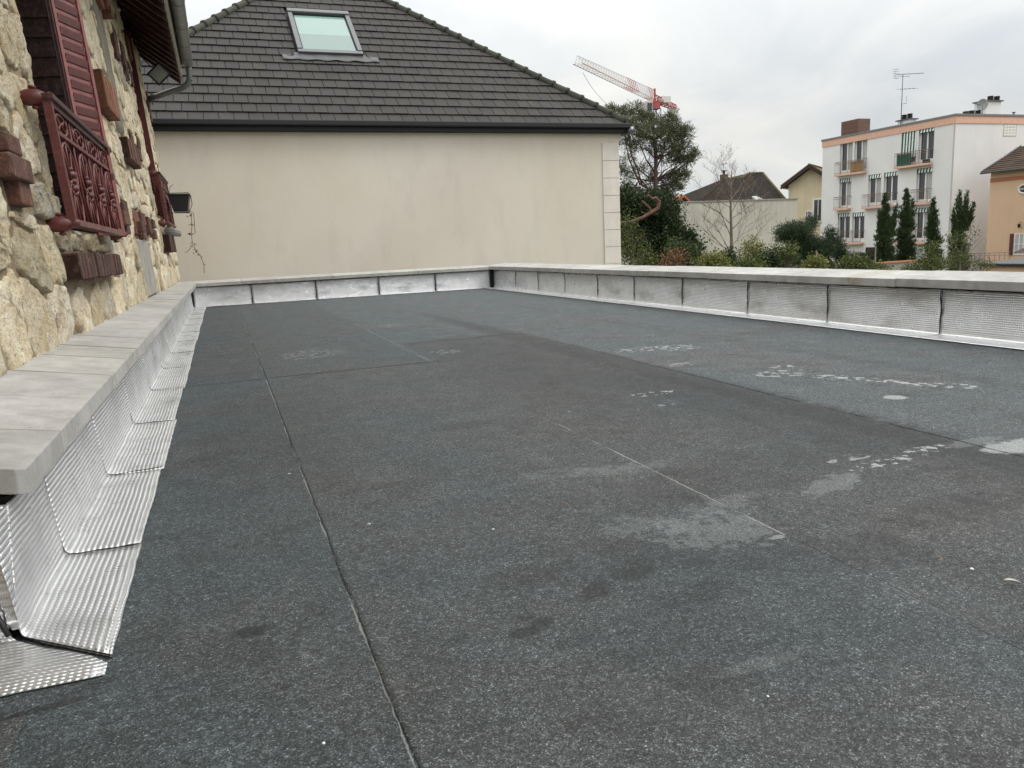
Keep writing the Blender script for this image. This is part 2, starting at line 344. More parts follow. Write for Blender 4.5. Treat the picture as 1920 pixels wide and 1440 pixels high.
MAT['moss'] = simple('mossy_tile_edge', (.09, .085, .035), .9, var=.3, vs=3)
MAT['orange_tile'] = simple('orange_roof_tile', (.28, .11, .06), .9, var=.3, vs=3)
MAT['dark_wood'] = simple('dark_wood', (.035, .018, .013), .7, var=.25)
MAT['rail'] = simple('brown_railing', (.19, .145, .125), .6, var=.15)
MAT['green_cloth'] = simple('green_cloth', (.012, .085, .055), .85, var=.12)
MAT['white_cloth'] = simple('white_cloth', (.75, .76, .74), .85, var=.06)
MAT['cane'] = simple('cane_screen', (.38, .22, .10), .85, var=.2)
MAT['curtain'] = simple('net_curtain', (.42, .42, .42), .9, var=.12, vs=8)
MAT['red'] = simple('crane_red', (.36, .07, .06), .5, var=.1)
MAT['crane_white'] = simple('crane_white', (.62, .60, .58), .5, var=.08)
MAT['blue'] = simple('crane_blue', (.05, .10, .22), .5, var=.1)
MAT['bark'] = simple('grey_bark', (.16, .13, .105), .9, var=.3, vs=8, bs=30, bd=.01)
MAT['pine_bark'] = simple('reddish_pine_bark', (.12, .065, .045), .9, var=.45, vs=8, bs=30, bd=.01)
MAT['dark_pine_bark'] = simple('brown_pine_bark', (.085, .055, .042), .9, var=.35, vs=8, bs=30, bd=.01)
MAT['dark_bark'] = simple('dark_bark', (.045, .036, .028), .9, var=.3, vs=8)
MAT['grey_plaster'] = simple('old_cement', (.19, .165, .125), .95, var=.28, vs=6, bs=30, bd=.01)
MAT['grey_cement'] = simple('grey_cement', (.30, .285, .25), .95, var=.2, vs=6, bs=30, bd=.01)
MAT['ground'] = simple('garden_ground', (.07, .075, .04), .95, var=.4, vs=.4, bs=3, bd=.05)
MAT['lead'] = simple('lead_flashing', (.085, .088, .088), .5, .2, var=.15)
MAT['alu_dark'] = simple('grey_window_cladding', (.13, .135, .14), .38, .5, var=.08, bd=.0005)
MAT['pot'] = simple('chimney_pot', (.035, .03, .03), .8, var=.2)
MAT['chimney_brick'] = None
def cbrick():
    k = NT('chimney_brickwork'); b = k.n('ShaderNodeTexBrick'); k.l(k.wpos(), b.inputs['Vector'])
    mp = k.n('ShaderNodeMapping'); mp.inputs['Rotation'].default_value = (R(90), 0, 0); k.l(k.wpos(), mp.inputs['Vector']); k.l(mp.outputs[0], b.inputs['Vector'])
    b.inputs['Scale'].default_value = 1; b.inputs['Brick Width'].default_value = .24; b.inputs['Row Height'].default_value = .09; b.inputs['Mortar Size'].default_value = .012
    b.inputs['Color1'].default_value = (.16, .065, .045, 1); b.inputs['Color2'].default_value = (.09, .045, .035, 1); b.inputs['Mortar'].default_value = (.2, .17, .14, 1)
    return k.done(b.outputs['Color'], .9, 0, None, .3)
MAT['chimney_brick'] = cbrick()
def glass(name, col=(.03, .035, .04), rough=.08):
    k = NT(name); return k.done(col, rough, 0, k.bump(k.noise(k.wpos(), .8, 2), .12, .05), .8)
MAT['glass'] = glass('window_glass')
MAT['skylight_glass'] = glass('skylight_blind_glass', (.19, .30, .265), .10)
MAT['skylight_low'] = glass('skylight_clear_glass', (.135, .205, .185), .10)
MAT['lamp_glass'] = glass('lamp_glass', (.25, .26, .22), .15)
def foliage(name, c1, c2, rough=.6):
    k = NT(name); at_ = k.n('ShaderNodeAttribute', attribute_name='tint', attribute_type='GEOMETRY')
    col = k.mix(at_.outputs['Fac'], c1, c2)
    col = k.mix(1, col, k.ramp(k.noise(k.wpos(), 1.3, 4, .6), [(.3, .75), (.7, 1.25)]), 'MULTIPLY')
    m = k.done(col, rough, 0, None, .25)
    k.b.inputs['Subsurface Weight'].default_value = 0
    tr = k.n('ShaderNodeBsdfTranslucent'); k.l(col, tr.inputs['Color']); mxs = k.n('ShaderNodeMixShader'); mxs.inputs[0].default_value = .25
    o = k.t.nodes['Material Output']; k.l(k.b.outputs[0], mxs.inputs[1]); k.l(tr.outputs[0], mxs.inputs[2]); k.l(mxs.outputs[0], o.inputs['Surface'])
    return m
MAT['needles'] = foliage('pine_needles', (.050, .062, .032), (.15, .155, .075))
MAT['needles_dark'] = foliage('dark_needles', (.025, .045, .024), (.06, .09, .04))
MAT['ivy'] = foliage('dark_evergreen_leaves', (.018, .030, .014), (.05, .075, .025))
MAT['leaf_green'] = foliage('garden_leaves', (.045, .07, .02), (.15, .17, .05))
MAT['leaf_yellow'] = foliage('yellow_green_leaves', (.10, .12, .03), (.26, .26, .08))
MAT['leaf_mid'] = foliage('mid_green_leaves', (.035, .055, .02), (.10, .12, .045))
MAT['leaf_rust'] = foliage('rusty_leaves', (.14, .075, .035), (.36, .20, .12))
MAT['leaf_red'] = foliage('dry_red_leaves', (.12, .03, .02), (.2, .06, .04))
MAT['cypress'] = foliage('cypress_foliage', (.028, .048, .020), (.07, .10, .04))

# ------------------------------------------------------------------ mesh helpers
def tag(o, label=None, cat=None, group=None, kind=None):
    if label: o['label'] = label
    if cat: o['category'] = cat
    if group: o['group'] = group
    if kind: o['kind'] = kind
    return o
def empty(name, loc=(0, 0, 0), label=None, cat=None, group=None, kind=None):
    o = bpy.data.objects.new(name, None); COL.objects.link(o); o.location = loc; o.empty_display_size = .2
    return tag(o, label, cat, group, kind)
def link(name, me, mat=None, parent=None, color=None):
    o = bpy.data.objects.new(name, me); COL.objects.link(o)
    if mat is not None: me.materials.append(MAT[mat] if isinstance(mat, str) else mat)
    if parent is not None:
        o.parent = parent
        l = Vector((0, 0, 0)); q = parent
        while q is not None: l += q.location; q = q.parent
        o.location = -l + Vector((0, 0, 0))
    if color is not None: o.color = (*color, 1)
    return o
class MB:
    def __init__(s): s.v = []; s.f = []
    def hexa(s, c8):          # bottom loop 0-3, top loop 4-7
        i = len(s.v); s.v += [tuple(map(float, c)) for c in c8]
        s.f += [(i, i+3, i+2, i+1), (i+4, i+5, i+6, i+7), (i, i+1, i+5, i+4), (i+1, i+2, i+6, i+5), (i+2, i+3, i+7, i+6), (i+3, i, i+4, i+7)]
        return s
    def box(s, x0, x1, y0, y1, z0, z1):
        return s.hexa([(x0, y0, z0), (x1, y0, z0), (x1, y1, z0), (x0, y1, z0), (x0, y0, z1), (x1, y0, z1), (x1, y1, z1), (x0, y1, z1)])
    def poly(s, pts): i = len(s.v); s.v += [tuple(map(float, p)) for p in pts]; s.f.append(tuple(range(i, i+len(pts)))); return s
    def prism(s, pts, d):     # extrude polygon pts by vector d
        n = len(pts); i = len(s.v); d = np.array(d, float)
        s.v += [tuple(map(float, p)) for p in pts]+[tuple(np.array(p, float)+d) for p in pts]
        s.f.append(tuple(range(i+n-1, i-1, -1))); s.f.append(tuple(range(i+n, i+2*n)))
        for k in range(n): s.f.append((i+k, i+(k+1) % n, i+n+(k+1) % n, i+n+k))
        return s
    def tube(s, path, r, n=6, cap=True):
        path = [np.array(p, float) for p in path]; m = len(path)
        if isinstance(r, (int, float)): r = [r]*m
        i0 = len(s.v); prev = None
        for k in range(m):
            t = path[min(k+1, m-1)]-path[max(k-1, 0)]; L = np.linalg.norm(t); t = t/L if L > 1e-9 else np.array([0, 0, 1.])
            if prev is None:
                a = np.array([0, 0, 1.]) if abs(t[2]) < .9 else np.array([1., 0, 0]); u = np.cross(t, a)
            else: u = prev-t*np.dot(prev, t)
            u /= np.linalg.norm(u); prev = u; w = np.cross(t, u)
            for j in range(n):
                an = 2*math.pi*j/n; s.v.append(tuple(path[k]+r[k]*(math.cos(an)*u+math.sin(an)*w)))
        for k in range(m-1):
            for j in range(n):
                a = i0+k*n+j; b = i0+k*n+(j+1) % n; s.f.append((a, b, b+n, a+n))
        if cap: s.f.append(tuple(i0+j for j in range(n-1, -1, -1))); s.f.append(tuple(i0+(m-1)*n+j for j in range(n)))
        return s
    def ring(s, c, u, w, ru, rw, r, seg=16, n=5, a0=0, a1=2*math.pi):
        c, u, w = map(lambda q: np.array(q, float), (c, u, w)); full = abs(a1-a0) > 6.2
        pts = [c+u*ru*math.cos(a0+(a1-a0)*k/seg)+w*rw*math.sin(a0+(a1-a0)*k/seg) for k in range(seg+1)]
        return s.tube(pts, r, n, not full)
    def ball(s, c, r, n=8, sq=(1, 1, 1)):
        bm = bmesh.new(); bmesh.ops.create_uvsphere(bm, u_segments=n, v_segments=max(4, n//2+1), radius=r)
        i = len(s.v); s.v += [tuple(np.array(v.co)*np.array(sq)+np.array(c)) for v in bm.verts]; bm.verts.index_update()
        s.f += [tuple(i+v.index for v in f.verts) for f in bm.faces]; bm.free(); return s
    def mesh(s, name, smooth=False, bevel=0):
        me = bpy.data.meshes.new(name); me.from_pydata(s.v, [], s.f); me.update()
        if bevel:
            bm = bmesh.new(); bm.from_mesh(me); bmesh.ops.recalc_face_normals(bm, faces=bm.faces)
            bmesh.ops.bevel(bm, geom=bm.edges[:], offset=bevel, segments=2, affect='EDGES', profile=.6); bm.to_mesh(me); bm.free()
        if smooth: me.polygons.foreach_set('use_smooth', [True]*len(me.polygons))
        return me
    def build(s, name, mat, parent=None, smooth=False, bevel=0, color=None):
        return link(name, s.mesh(name, smooth, bevel), mat, parent, color)
def fastmesh(name, verts, faces_n, mat, parent=None, tint=None, smooth=False, color=None):
    """verts (N,k,3): N separate k-gons"""
    N, k = verts.shape[:2]; me = bpy.data.meshes.new(name)
    me.vertices.add(N*k); me.vertices.foreach_set('co', verts.reshape(-1).astype(np.float32))
    me.loops.add(N*k); me.loops.foreach_set('vertex_index', np.arange(N*k, dtype=np.int32))
    me.polygons.add(N); me.polygons.foreach_set('loop_start', np.arange(N, dtype=np.int32)*k); me.polygons.foreach_set('loop_total', np.full(N, k, dtype=np.int32))
    if tint is not None:
        a = me.attributes.new('tint', 'FLOAT', 'FACE'); a.data.foreach_set('value', tint.astype(np.float32))
    me.update(calc_edges=True)
    return link(name, me, mat, parent, color)
def gridmesh(name, P, mat, parent=None, uv=None, smooth=True, solid=0, color=None, skip=None):
    """P (a,b,3)"""
    a, b = P.shape[:2]; me = bpy.data.meshes.new(name)
    idx = np.arange(a*b).reshape(a, b)
    q = np.stack([idx[:-1, :-1], idx[1:, :-1], idx[1:, 1:], idx[:-1, 1:]], -1).reshape(-1, 4)
    if skip is not None: q = q[~skip.reshape(-1)]
    N = len(q)
    me.vertices.add(a*b); me.vertices.foreach_set('co', P.reshape(-1).astype(np.float32))
    me.loops.add(N*4); me.loops.foreach_set('vertex_index', q.reshape(-1).astype(np.int32))
    me.polygons.add(N); me.polygons.foreach_set('loop_start', np.arange(N, dtype=np.int32)*4); me.polygons.foreach_set('loop_total', np.full(N, 4, dtype=np.int32))
    if uv is not None:
        l = me.uv_layers.new(name='uv'); l.data.foreach_set('uv', uv.reshape(-1, 2)[q.reshape(-1)].reshape(-1).astype(np.float32))
    if smooth: me.polygons.foreach_set('use_smooth', np.ones(N, dtype=bool))
    me.update(calc_edges=True)
    o = link(name, me, mat, parent, color)
    if solid:
        md = o.modifiers.new('thickness', 'SOLIDIFY'); md.thickness = solid; md.offset = -1
    return o
def nz(x, y, z=0.): return mnoise.noise(Vector((x, y, z)))

# ================================================================== GROUND
g = MB().box(-400, 600, -200, 900, -3.4, -3.0).build('ground', 'ground'); tag(g, kind='structure')

# ================================================================== FLAT ROOF (membrane sheets)
roof = MB().box(-.52, 4.74, -3.0, 13.62, -3.0, -.03).box(-3.5, -.52, -3, 1.70, -3.0, -.031).build('flat_roof', 'bitumen'); tag(roof, kind='structure')
def undul(x, y): return .0015*nz(x*.9, y*.5, 3.1)+.0012*nz(x*2.3, y*1.7, 8.2)
def sheet(x0, x1, y0, y1, xr, yr, color, lift=0):
    lap = {.2: .0012, 1.31: .0005, 2.45: .0004, 3.55: .0004}.get(x0, .0005)
    nx = max(3, int((x1-x0)/.09)); ny = max(3, int((y1-y0)/.12))
    xs = np.linspace(x0, x1, nx); ys = np.linspace(y0, y1, ny)
    if xr: xs = np.unique(np.concatenate([xs, [x0+.012, x0+.06]]))
    if yr: ys = np.unique(np.concatenate([ys, [y0+.05]]))
    P = np.zeros((len(xs), len(ys), 3))
    for i, x in enumerate(xs):
        for j, y in enumerate(ys):
            r1 = lap*(1-min(1, (x-x0)/.10)) if xr else 0
            r2 = .0005*(1-min(1, (y-y0)/.10)) if yr else 0
            xx = x+(.006*nz(y*3.1, x0*7, 1)+.003*nz(y*13, x0, 5) if xr and i == 0 else 0)
            yy = y+(.005*nz(x*6, y0*3, 2) if yr and j == 0 else 0)
            P[i, j] = (xx, yy, undul(x, y)+max(r1, r2)+lift)
    return gridmesh('membrane_sheet', P, 'membrane', roof, None, True, .0012 if x0 == .2 else 0, color)
teal = (.90, 1.0, 1.05); brown = (1.02, .97, .96); lt = (1.18, 1.26, 1.32); ltb = (1.0, .99, 1.0); dk = (.92, .91, .92)
segs = [(-.52, .20, False, [(-3, 5.15, (.94, 1.01, 1.03)), (5.15, 8.6, (.93, .97, .99)), (8.6, 13.62, (.95, 1.0, 1.02))]),
        (.20, 1.31, True, [(-3, 5.15, (1.05, 1.06, 1.06)), (5.15, 13.62, (1.03, 1.08, 1.10))]),
        (1.31, 2.45, True, [(-3, 6.35, (1.07, 1.05, 1.04)), (6.35, 13.62, (1.22, 1.28, 1.30))]),
        (2.45, 3.55, True, [(-3, 13.62, (1.30, 1.35, 1.36))]),
        (3.55, 4.72, True, [(-3, 13.62, (1.30, 1.36, 1.38))])]
for si, (x0, x1, xr, parts) in enumerate(segs):
    xe = x1+.06 if x1 < 4.6 else x1
    for pi, (y0, y1, colr) in enumerate(parts):
        ye = y1+.06 if y1 < 13 else y1
        sheet(x0, xe, y0, ye, xr, pi > 0, colr, -.0012*(len(parts)-1-pi))
sheet(-3.4, -.46, -3, 1.86, False, False, (.82, .9, .95), -.006)
q = sheet(-3.4, -.405, -3, 1.47, False, False, (1.05, .98, .94), .0012)
# dark torch-on lap marks beside the corner
tag(q, 'brownish membrane patch at the near left corner')

# ================================================================== PARAPETS
LX, RX, FY = -.48, 4.70, 13.60
def prof_strip(name_par, prof, p0, along, L, seed, jag=.004, mat='foil'):
    """prof: list of (out, up) from the floor edge up the wall; along: unit vector; out axis given by caller closures"""
    pass
def strip(par, origin, du, dout, L, foot, top, lean=0., cant=.035, seed=0, mit0=0., mit1=0., amp=.0022, tilt=0., basez=.0055, mat='foil'):
    """flashing strip: origin on the crease line, du along, dout towards the roof; foot width, top height"""
    du = np.array(du, float); dout = np.array(dout, float)
    prof = []
    nf = 6
    for k in range(nf): prof.append((foot-(foot-cant)*k/(nf-1), 0.0))
    for k in range(1, 4): a = k/4*math.pi/2; prof.append((cant*(1-math.sin(a)), cant*(1-math.cos(a))))
    nu = 14
    for k in range(nu): t = cant+(top-cant)*k/(nu-1); prof.append((-lean*(t-cant)/(top-cant), t))
    prof = np.array(prof); s = np.concatenate([[0], np.cumsum(np.linalg.norm(np.diff(prof, axis=0), axis=1))])
    nl = max(10, int(L/.03)); P = np.zeros((nl, len(prof), 3)); UV = np.zeros((nl, len(prof), 2))
    for i in range(nl):
        t = i/(nl-1)*L
        for j, (o, z) in enumerate(prof):
            fr = max(0, o)/foot
            tt = t
            if mit0: tt = t + mit0*fr*(1-t/L)
            if mit1: tt = tt + min(mit1*fr*1.45, mit1*1.1)*(t/L)
            wv = amp*nz(t*5+seed*3.3, s[j]*9+seed, 2)+amp*.6*nz(t*17+seed, s[j]*28, 5)
            jagv = 0
            if j == 0: jagv = .003*nz(t*3, seed*2.1, 1)+.003*nz(t*45, seed, 4)
            if j == len(prof)-1: jagv = .006*nz(t*8, seed, 6)
            if i == 0 or i == nl-1: tt += .004*nz(s[j]*26, seed+i, 3)
            up_ = z+(wv*.6 if o > .02 else 0)+(jagv if j == len(prof)-1 else 0)
            ou = o+(wv if o <= .02 else 0)+(jagv if j == 0 else 0)
            p = np.array(origin)+du*tt+dout*ou; p[2] += up_+basez+tilt*t
            P[i, j] = p; UV[i, j] = (t, s[j])
    return gridmesh('flashing_strip', P, mat, par, UV, True, .0028)
def slab(par, c8, color, bevel=.004):
    o = MB().hexa(c8).build('coping_slab', 'concrete', par, False, bevel, color); return o
def gcol(): v = random.uniform(.93, 1.06); return (v, v*random.uniform(.985, 1.01), v*random.uniform(.96, 1.02))

# left parapet: runs beside the stone house, turns the corner at y = 1.8
lp = empty('parapet_wall', (LX-.15, 7.5, 0), 'long low parapet along the stone house, grey concrete coping over silver foil flashing', 'parapet')
# core with the two faces
MB().hexa([(-.62-.3, 1.985, -.03), (LX-.025, 1.985, -.03), (LX-.025, 13.60, -.03), (-.92, 13.60, -.03),
           (-.92, 1.985, .268), (LX-.025, 1.985, .268), (LX-.025, 13.60, .315), (-.92, 13.60, .315)]).build('wall_core', 'bitumen', lp)
MB().box(-3.4, -.93, 1.97, 2.2, -.03, .262).build('wall_core', 'bitumen', lp)
ztop = lambda y: .333+.052*(y-1.94)/11.5
xfr = lambda y: -.458+.055*(y-1.94)/11.5
joints = [1.80, 2.29, 3.12, 4.08, 5.10, 6.10, 7.08, 8.06, 9.04, 10.0, 10.98, 11.9, 12.8, 13.59]
for i in range(len(joints)-1):
    a, b = joints[i]+.0015, joints[i+1]-.0015
    m0 = -.17 if i == 0 else 0
    strip(lp, (LX, a, 0), (0, 1, 0), (1, 0, 0), b-a, .195+random.uniform(-.008, .008), ztop((a+b)/2)-.073, .02, .018, i+1, mit0=m0, amp=.003, basez=.0032)
# return around the near corner
strip(lp, (-3.3, 1.80, 0), (1, 0, 0), (0, -1, 0), 2.80, .24, .255, .15, .02, 41, mit1=.19, amp=.003, basez=.0022)
# narrow wrap of the first strip round the corner, its torn edge leans left
P = np.zeros((10, 16, 3)); UV = np.zeros((10, 16, 2))
for i in range(10):
    for j in range(16):
        z = .02+.235*j/15; fx = LX-.018*j/15; lx = LX-.012-.125*(j/15)-.004*math.sin(j*1.9)
        x = fx+(lx-fx)*i/9; y = 1.795+.150*((z-.01)/.245)
        P[i, j] = (x, y-.006, z+.006); UV[i, j] = (i/9*.12+.3, z)
gridmesh('flashing_strip', P, 'foil', lp, UV, True, .003)
MB().tube([(LX-.017-.128*t, 1.79+.149*t-.008, .02+.235*t) for t in np.linspace(0, 1, 9)], .006, 5).build('bitumen_seam', 'bitumen', lp, True)
MB().tube([(LX+.003+.19*t, 1.797-.17*t, .006) for t in np.linspace(0, 1, 9)], .0018, 5).build('bitumen_seam', 'bitumen', lp, True)
for i in range(1, len(joints)-1):
    y = joints[i]
    MB().tube([(LX+.19-.15*t, y+(.012*((i*37)%5-2))*(1-t)+.003*math.sin(9*t+i), .004) for t in np.linspace(0, 1, 6)]+[(LX+.013, y, .006), (LX+.004, y, .014)]+[(LX-.001-.019*t, y+.003*math.sin(7*t+i), .03+.21*t) for t in np.linspace(0, 1, 6)], [.0012, .0022, .0014, .002, .0012, .0014, .0016, .0012]+[.0011]*6, 5).build('bitumen_seam', 'bitumen', lp, True)
# copings: slabs slope down towards the roof
y = 1.94; n_ = 0
while y < 13.40:
    L = [.42, .50, .55, .52][n_ % 4]; y2 = min(y+L, 13.46)
    if 13.46-y2 < .2: y2 = 13.46
    a, b = y+.0035, y2-.0035; h = random.uniform(-.0025, .0025); dx = random.uniform(-.002, .002)
    bk = lambda t: (-.815 if t < 3.4 else -.812+.09*(t-3.4)/10.5)-.03
    if n_ == 0:
        # first slab has a clipped outer corner
        pts = [(bk(a), a), (xfr(a)-.018, a), (xfr(a), a+.014), (xfr(b), b), (bk(b), b)]
        zt = [.40, ztop(a)+.006, ztop(a), ztop(b), .40]
        mb = MB(); k0 = 0
        mb.v = [(p[0], p[1], z_-.060) for p, z_ in zip(pts, zt)]+[(p[0], p[1], z_) for p, z_ in zip(pts, zt)]
        mb.f = [(4, 3, 2, 1, 0), (5, 6, 7, 8, 9)]+[(k, (k+1) % 5, 5+(k+1) % 5, 5+k) for k in range(5)]
        mb.build('coping_slab', 'concrete', lp, False, .003, gcol())
    else:
        slab(lp, [(bk(a), a, .338+h), (xfr(a)+dx, a, ztop(a)-.058+h), (xfr(b)+dx, b, ztop(b)-.058+h), (bk(b), b, .338+h),
                  (bk(a), a, .402+h), (xfr(a)+dx, a, ztop(a)+h), (xfr(b)+dx, b, ztop(b)+h), (bk(b), b, .402+h)], gcol(), .0025)
    if n_: MB().hexa([(bk(y)-.0, y-.0035, .36), (xfr(y)-.004, y-.0035, ztop(y)-.05), (xfr(y)-.004, y+.0035, ztop(y)-.05), (bk(y), y+.0035, .36), (bk(y), y-.0035, .4025), (xfr(y)-.004, y-.0035, ztop(y)+.0002), (xfr(y)-.004, y+.0035, ztop(y)+.0002), (bk(y), y+.0035, .4025)]).build('mortar_joint', 'grey_cement', lp)
    y = y2; n_ += 1
for i in range(5):       # coping that follows the return, going left under the house wall
    x1 = -.855-.5*i; slab(lp, [(x1-.495, 1.94, .30), (x1, 1.94, .30), (x1, 2.3, .33), (x1-.495, 2.3, .33), (x1-.495, 1.94, .36), (x1, 1.94, .36), (x1, 2.3, .395), (x1-.495, 2.3, .395)], gcol())

# far parapet
fp = empty('parapet_wall', (2, FY+.15, 0), 'far low parapet in front of the beige house, crossing from side to side', 'parapet')
MB().box(-.90, 5.0, FY+.01, FY+.30, -.03, .332).build('wall_core', 'bitumen', fp)
fj = [-.47, .44, 1.49, 2.57, 3.60, 4.66]
for i in range(5):
    a, b = fj[i]+.006, fj[i+1]-.006
    strip(fp, (b, FY, 0), (-1, 0, 0), (0, -1, 0), b-a, .09, .312, .01, .02, 50+i, amp=.005)
    MB().tube([(fj[i]+.002*math.sin(t*5), FY-.012, .03+.29*t) for t in np.linspace(0, 1, 6)], .007, 5).build('bitumen_seam', 'bitumen', fp, True)
MB().tube([(4.655+.006*math.sin(t*9), FY-.02, .0+.31*t) for t in np.linspace(0, 1, 8)], [.022, .016, .010, .009, .009, .009, .009, .010], 6).build('bitumen_seam', 'bitumen', fp, True)
xs = [-.80, .30, 1.78, 3.28, 4.64]
for a, b in zip(xs[:-1], xs[1:]):
    a += .003; b -= .003; z = .388
    slab(fp, [(a, FY-.06, z-.055), (b, FY-.06, z-.055), (b, FY+.30, z-.025), (a, FY+.30, z-.025), (a, FY-.06, z), (b, FY-.06, z), (b, FY+.30, z+.03), (a, FY+.30, z+.03)], gcol())

# right parapet
rp_ = empty('parapet_wall', (RX+.15, 6.5, 0), 'low parapet along the garden side with pale coping slabs and ribbed silver foil strips', 'parapet')
MB().box(RX+.012, RX+.32, -2.5, FY+.30, -.03, .333).build('wall_core', 'bitumen', rp_)
rj = [-2.2, -1.1, -.05, .95, 1.95, 2.97, 4.01, 5.10, 6.15, 7.28, 8.34, 9.32, 10.38, 11.4, 12.40, 13.55]
for i in range(len(rj)-1):
    a, b = rj[i]+.0035, rj[i+1]-.0035
    strip(rp_, (RX, a, 0), (0, 1, 0), (-1, 0, 0), b-a, .19+random.uniform(-.01, .01), .322, .008, .03, 70+i, amp=.0022, mat='foil_flat')
    MB().tube([(RX-.003+.003*math.sin(t*6+i), rj[i]+.004*math.sin(t*9+i), .05+.27*t) for t in np.linspace(0, 1, 9)], [.0025, .003, .0045, .003, .004, .003, .0045, .004, .005], 5).build('bitumen_seam', 'bitumen', rp_, True)
y = -2.5; ys = [y]+[4.36-1.18*k for k in range(5, 0, -1)]+[4.36+1.18*k for k in range(8)]+[FY+.30]
ys = sorted(ys)
for a, b in zip(ys[:-1], ys[1:]):
    a += .003; b -= .003; h = random.uniform(-.002, .002); z = .400+h; x0 = RX-.065+random.uniform(-.003, .003)
    slab(rp_, [(x0, a, z-.060), (RX+.34, a, z-.03), (RX+.34, b, z-.03), (x0, b, z-.060), (x0, a, z), (RX+.34, a, z+.036), (RX+.34, b, z+.036), (x0, b, z)], gcol(), .004)

# ================================================================== STONE HOUSE (left)
WA = np.array([-.81, 3.4, .40]); WU = np.array([.09, 10.5, 0.]); WU /= WU[1]; WV = np.array([-.058, 0, 1.0])
WN = np.cross(WU, WV); WN /= np.linalg.norm(WN)
if WN[0] < 0: WN = -WN
def wp(u, v, o=0.): return WA+WU*(u-3.4)+WV*(v-.40)+WN*o
def wq(px, py, off=0.):
    P0 = WA+WN*off; d = sight(px, py); t = np.dot(P0-CAM, WN)/np.dot(d, WN); p = CAM+t*d; return p[1], p[2]
def wbox(mb, u0, u1, v0, v1, o0, o1):
    return mb.hexa([wp(u0, v0, o0), wp(u0, v0, o1), wp(u1, v0, o1), wp(u1, v0, o0), wp(u0, v1, o0), wp(u0, v1, o1), wp(u1, v1, o1), wp(u1, v1, o0)])
house = empty('stone_house', (-4, 9, -3), 'old cream rubble stone house with brick trims and maroon shutters and railings', 'house')
U0, U1, V0, V1 = 2.2, 14.95, .34, 5.2
OPEN = [(5.10, 6.42, 1.0, 3.45), (12.55, 13.75, 1.42, 4.35)]
STRIPS = [(9.0, 9.75, 2.12, 4.3), (8.95, 10.1, .40, 1.02)]         # old cement bands
# mortar sheet
us = np.arange(U0, U1+.001, .05); vs = np.arange(V0, V1+.001, .05)
P = np.zeros((len(us), len(vs), 3)); skip = np.zeros((len(us)-1, len(vs)-1), bool)
for i, u in enumerate(us):
    for j, v in enumerate(vs):
        o = .016*nz(u*4, v*4, 1)+.012*nz(u*11, v*11, 7)
        P[i, j] = wp(u, v, o*.75+.004)
for i in range(len(us)-1):
    for j in range(len(vs)-1):
        uc, vc = us[i]+.025, vs[j]+.025
        for (a, b, c, d) in OPEN:
            if a < uc < b and c < vc < d: skip[i, j] = True
gridmesh('wall', P[:, ::-1], 'mortar', house, None, True, 0, None, skip[:, ::-1])
# body of the house behind the face
mb = MB(); mb.hexa([wp(U0-4, -3, -.35)+np.array([-8, 0, 0]), wp(U0-4, -3, -.35), wp(U1-.02, -3, -.35), wp(U1-.02, -3, -.35)+np.array([-8, 0, 0]),
                    wp(U0-4, V1, -.35)+np.array([-8, 0, 0]), wp(U0-4, V1, -.35), wp(U1-.02, V1, -.35), wp(U1-.02, V1, -.35)+np.array([-8, 0, 0])])
wbox(mb, U0-4, U0, -3, V1, -.34, .0); wbox(mb, U0, U1-.01, -3, V0, -.34, -.01); wbox(mb, U1-.12, U1-.015, V0, V1, -.34, -.02)
for (a, b, c, d) in OPEN:      # reveals
    wbox(mb, a-.06, a-.001, c, d, -.34, -.02); wbox(mb, b+.001, b+.06, c, d, -.34, -.02); wbox(mb, a-.06, b+.06, c-.06, c-.001, -.34, -.02); wbox(mb, a-.06, b+.06, d+.001, d+.06, -.34, -.02)
mb.build('wall_body', 'mortar', house)
# brick pieces (u centre, v centre, length, height, protrusion, material, tint)
BR = []
def brickpx(px, py, L, h, off=.06, m='brick', t=1.0):
    u, v = wq(px, py, off); BR.append((u, v, L, h, off, m, t))
for a in [(28, 272, .24, .095, .065, 'brick', 1.0), (45, 318, .36, .115, .085, 'brick', 1.0), (50, 362, .22, .13, .06, 'brick', 1.25)]: brickpx(*a)
for a in [(210, 378, .30, .12, .05, 'brick', 1.0), (213, 398, .34, .12, .07, 'brick', 1.1), (216, 420, .30, .12, .06, 'brick_orange', .8)]: brickpx(*a)
for a in [(236, 388, .35, .13, .06, 'brick', .7), (240, 410, .4, .13, .09, 'brick', 1.0), (241, 428, .3, .12, .05, 'brick', .9)]: brickpx(*a)
for a in [(268, 408, .3, .12, .06, 'brick', .75), (270, 426, .3, .12, .09, 'brick', .8), (273, 441, .3, .10, .06, 'brick', 1.2)]: brickpx(*a)
for a in [(281, 416, .3, .12, .06, 'brick', .75), (284, 431, .3, .12, .08, 'brick', .85), (290, 420, .3, .12, .05, 'brick', .7), (293, 440, .3, .12, .07, 'brick', 1.0)]: brickpx(*a)
for a in [(249, 262, .3, .14, .04, 'brick', .7), (252, 276, .3, .14, .05, 'brick', .7), (261, 268, .3, .16, .04, 'brick', .7), (264, 290, .3, .16, .05, 'brick', .8)]: brickpx(*a)
for a in [(297, 320, .25, .2, .03, 'brick', .55), (300, 335, .25, .12, .05, 'brick', .6), (238, 144, .3, .14, .03, 'brick', .5), (217, 70, .35, .26, .04, 'brick', .8), (221, 92, .35, .22, .05, 'brick', .9),
          (234, 105, .35, .3, .05, 'brick', .8), (238, 125, .35, .3, .04, 'brick', .7), (247, 140, .3, .3, .04, 'brick', .7), (244, 90, .35, .3, .05, 'brick_orange', .6), (283, 212, .25, .3, .05, 'brick', .9), (279, 190, .25, .3, .04, 'brick', .8)]: brickpx(*a)
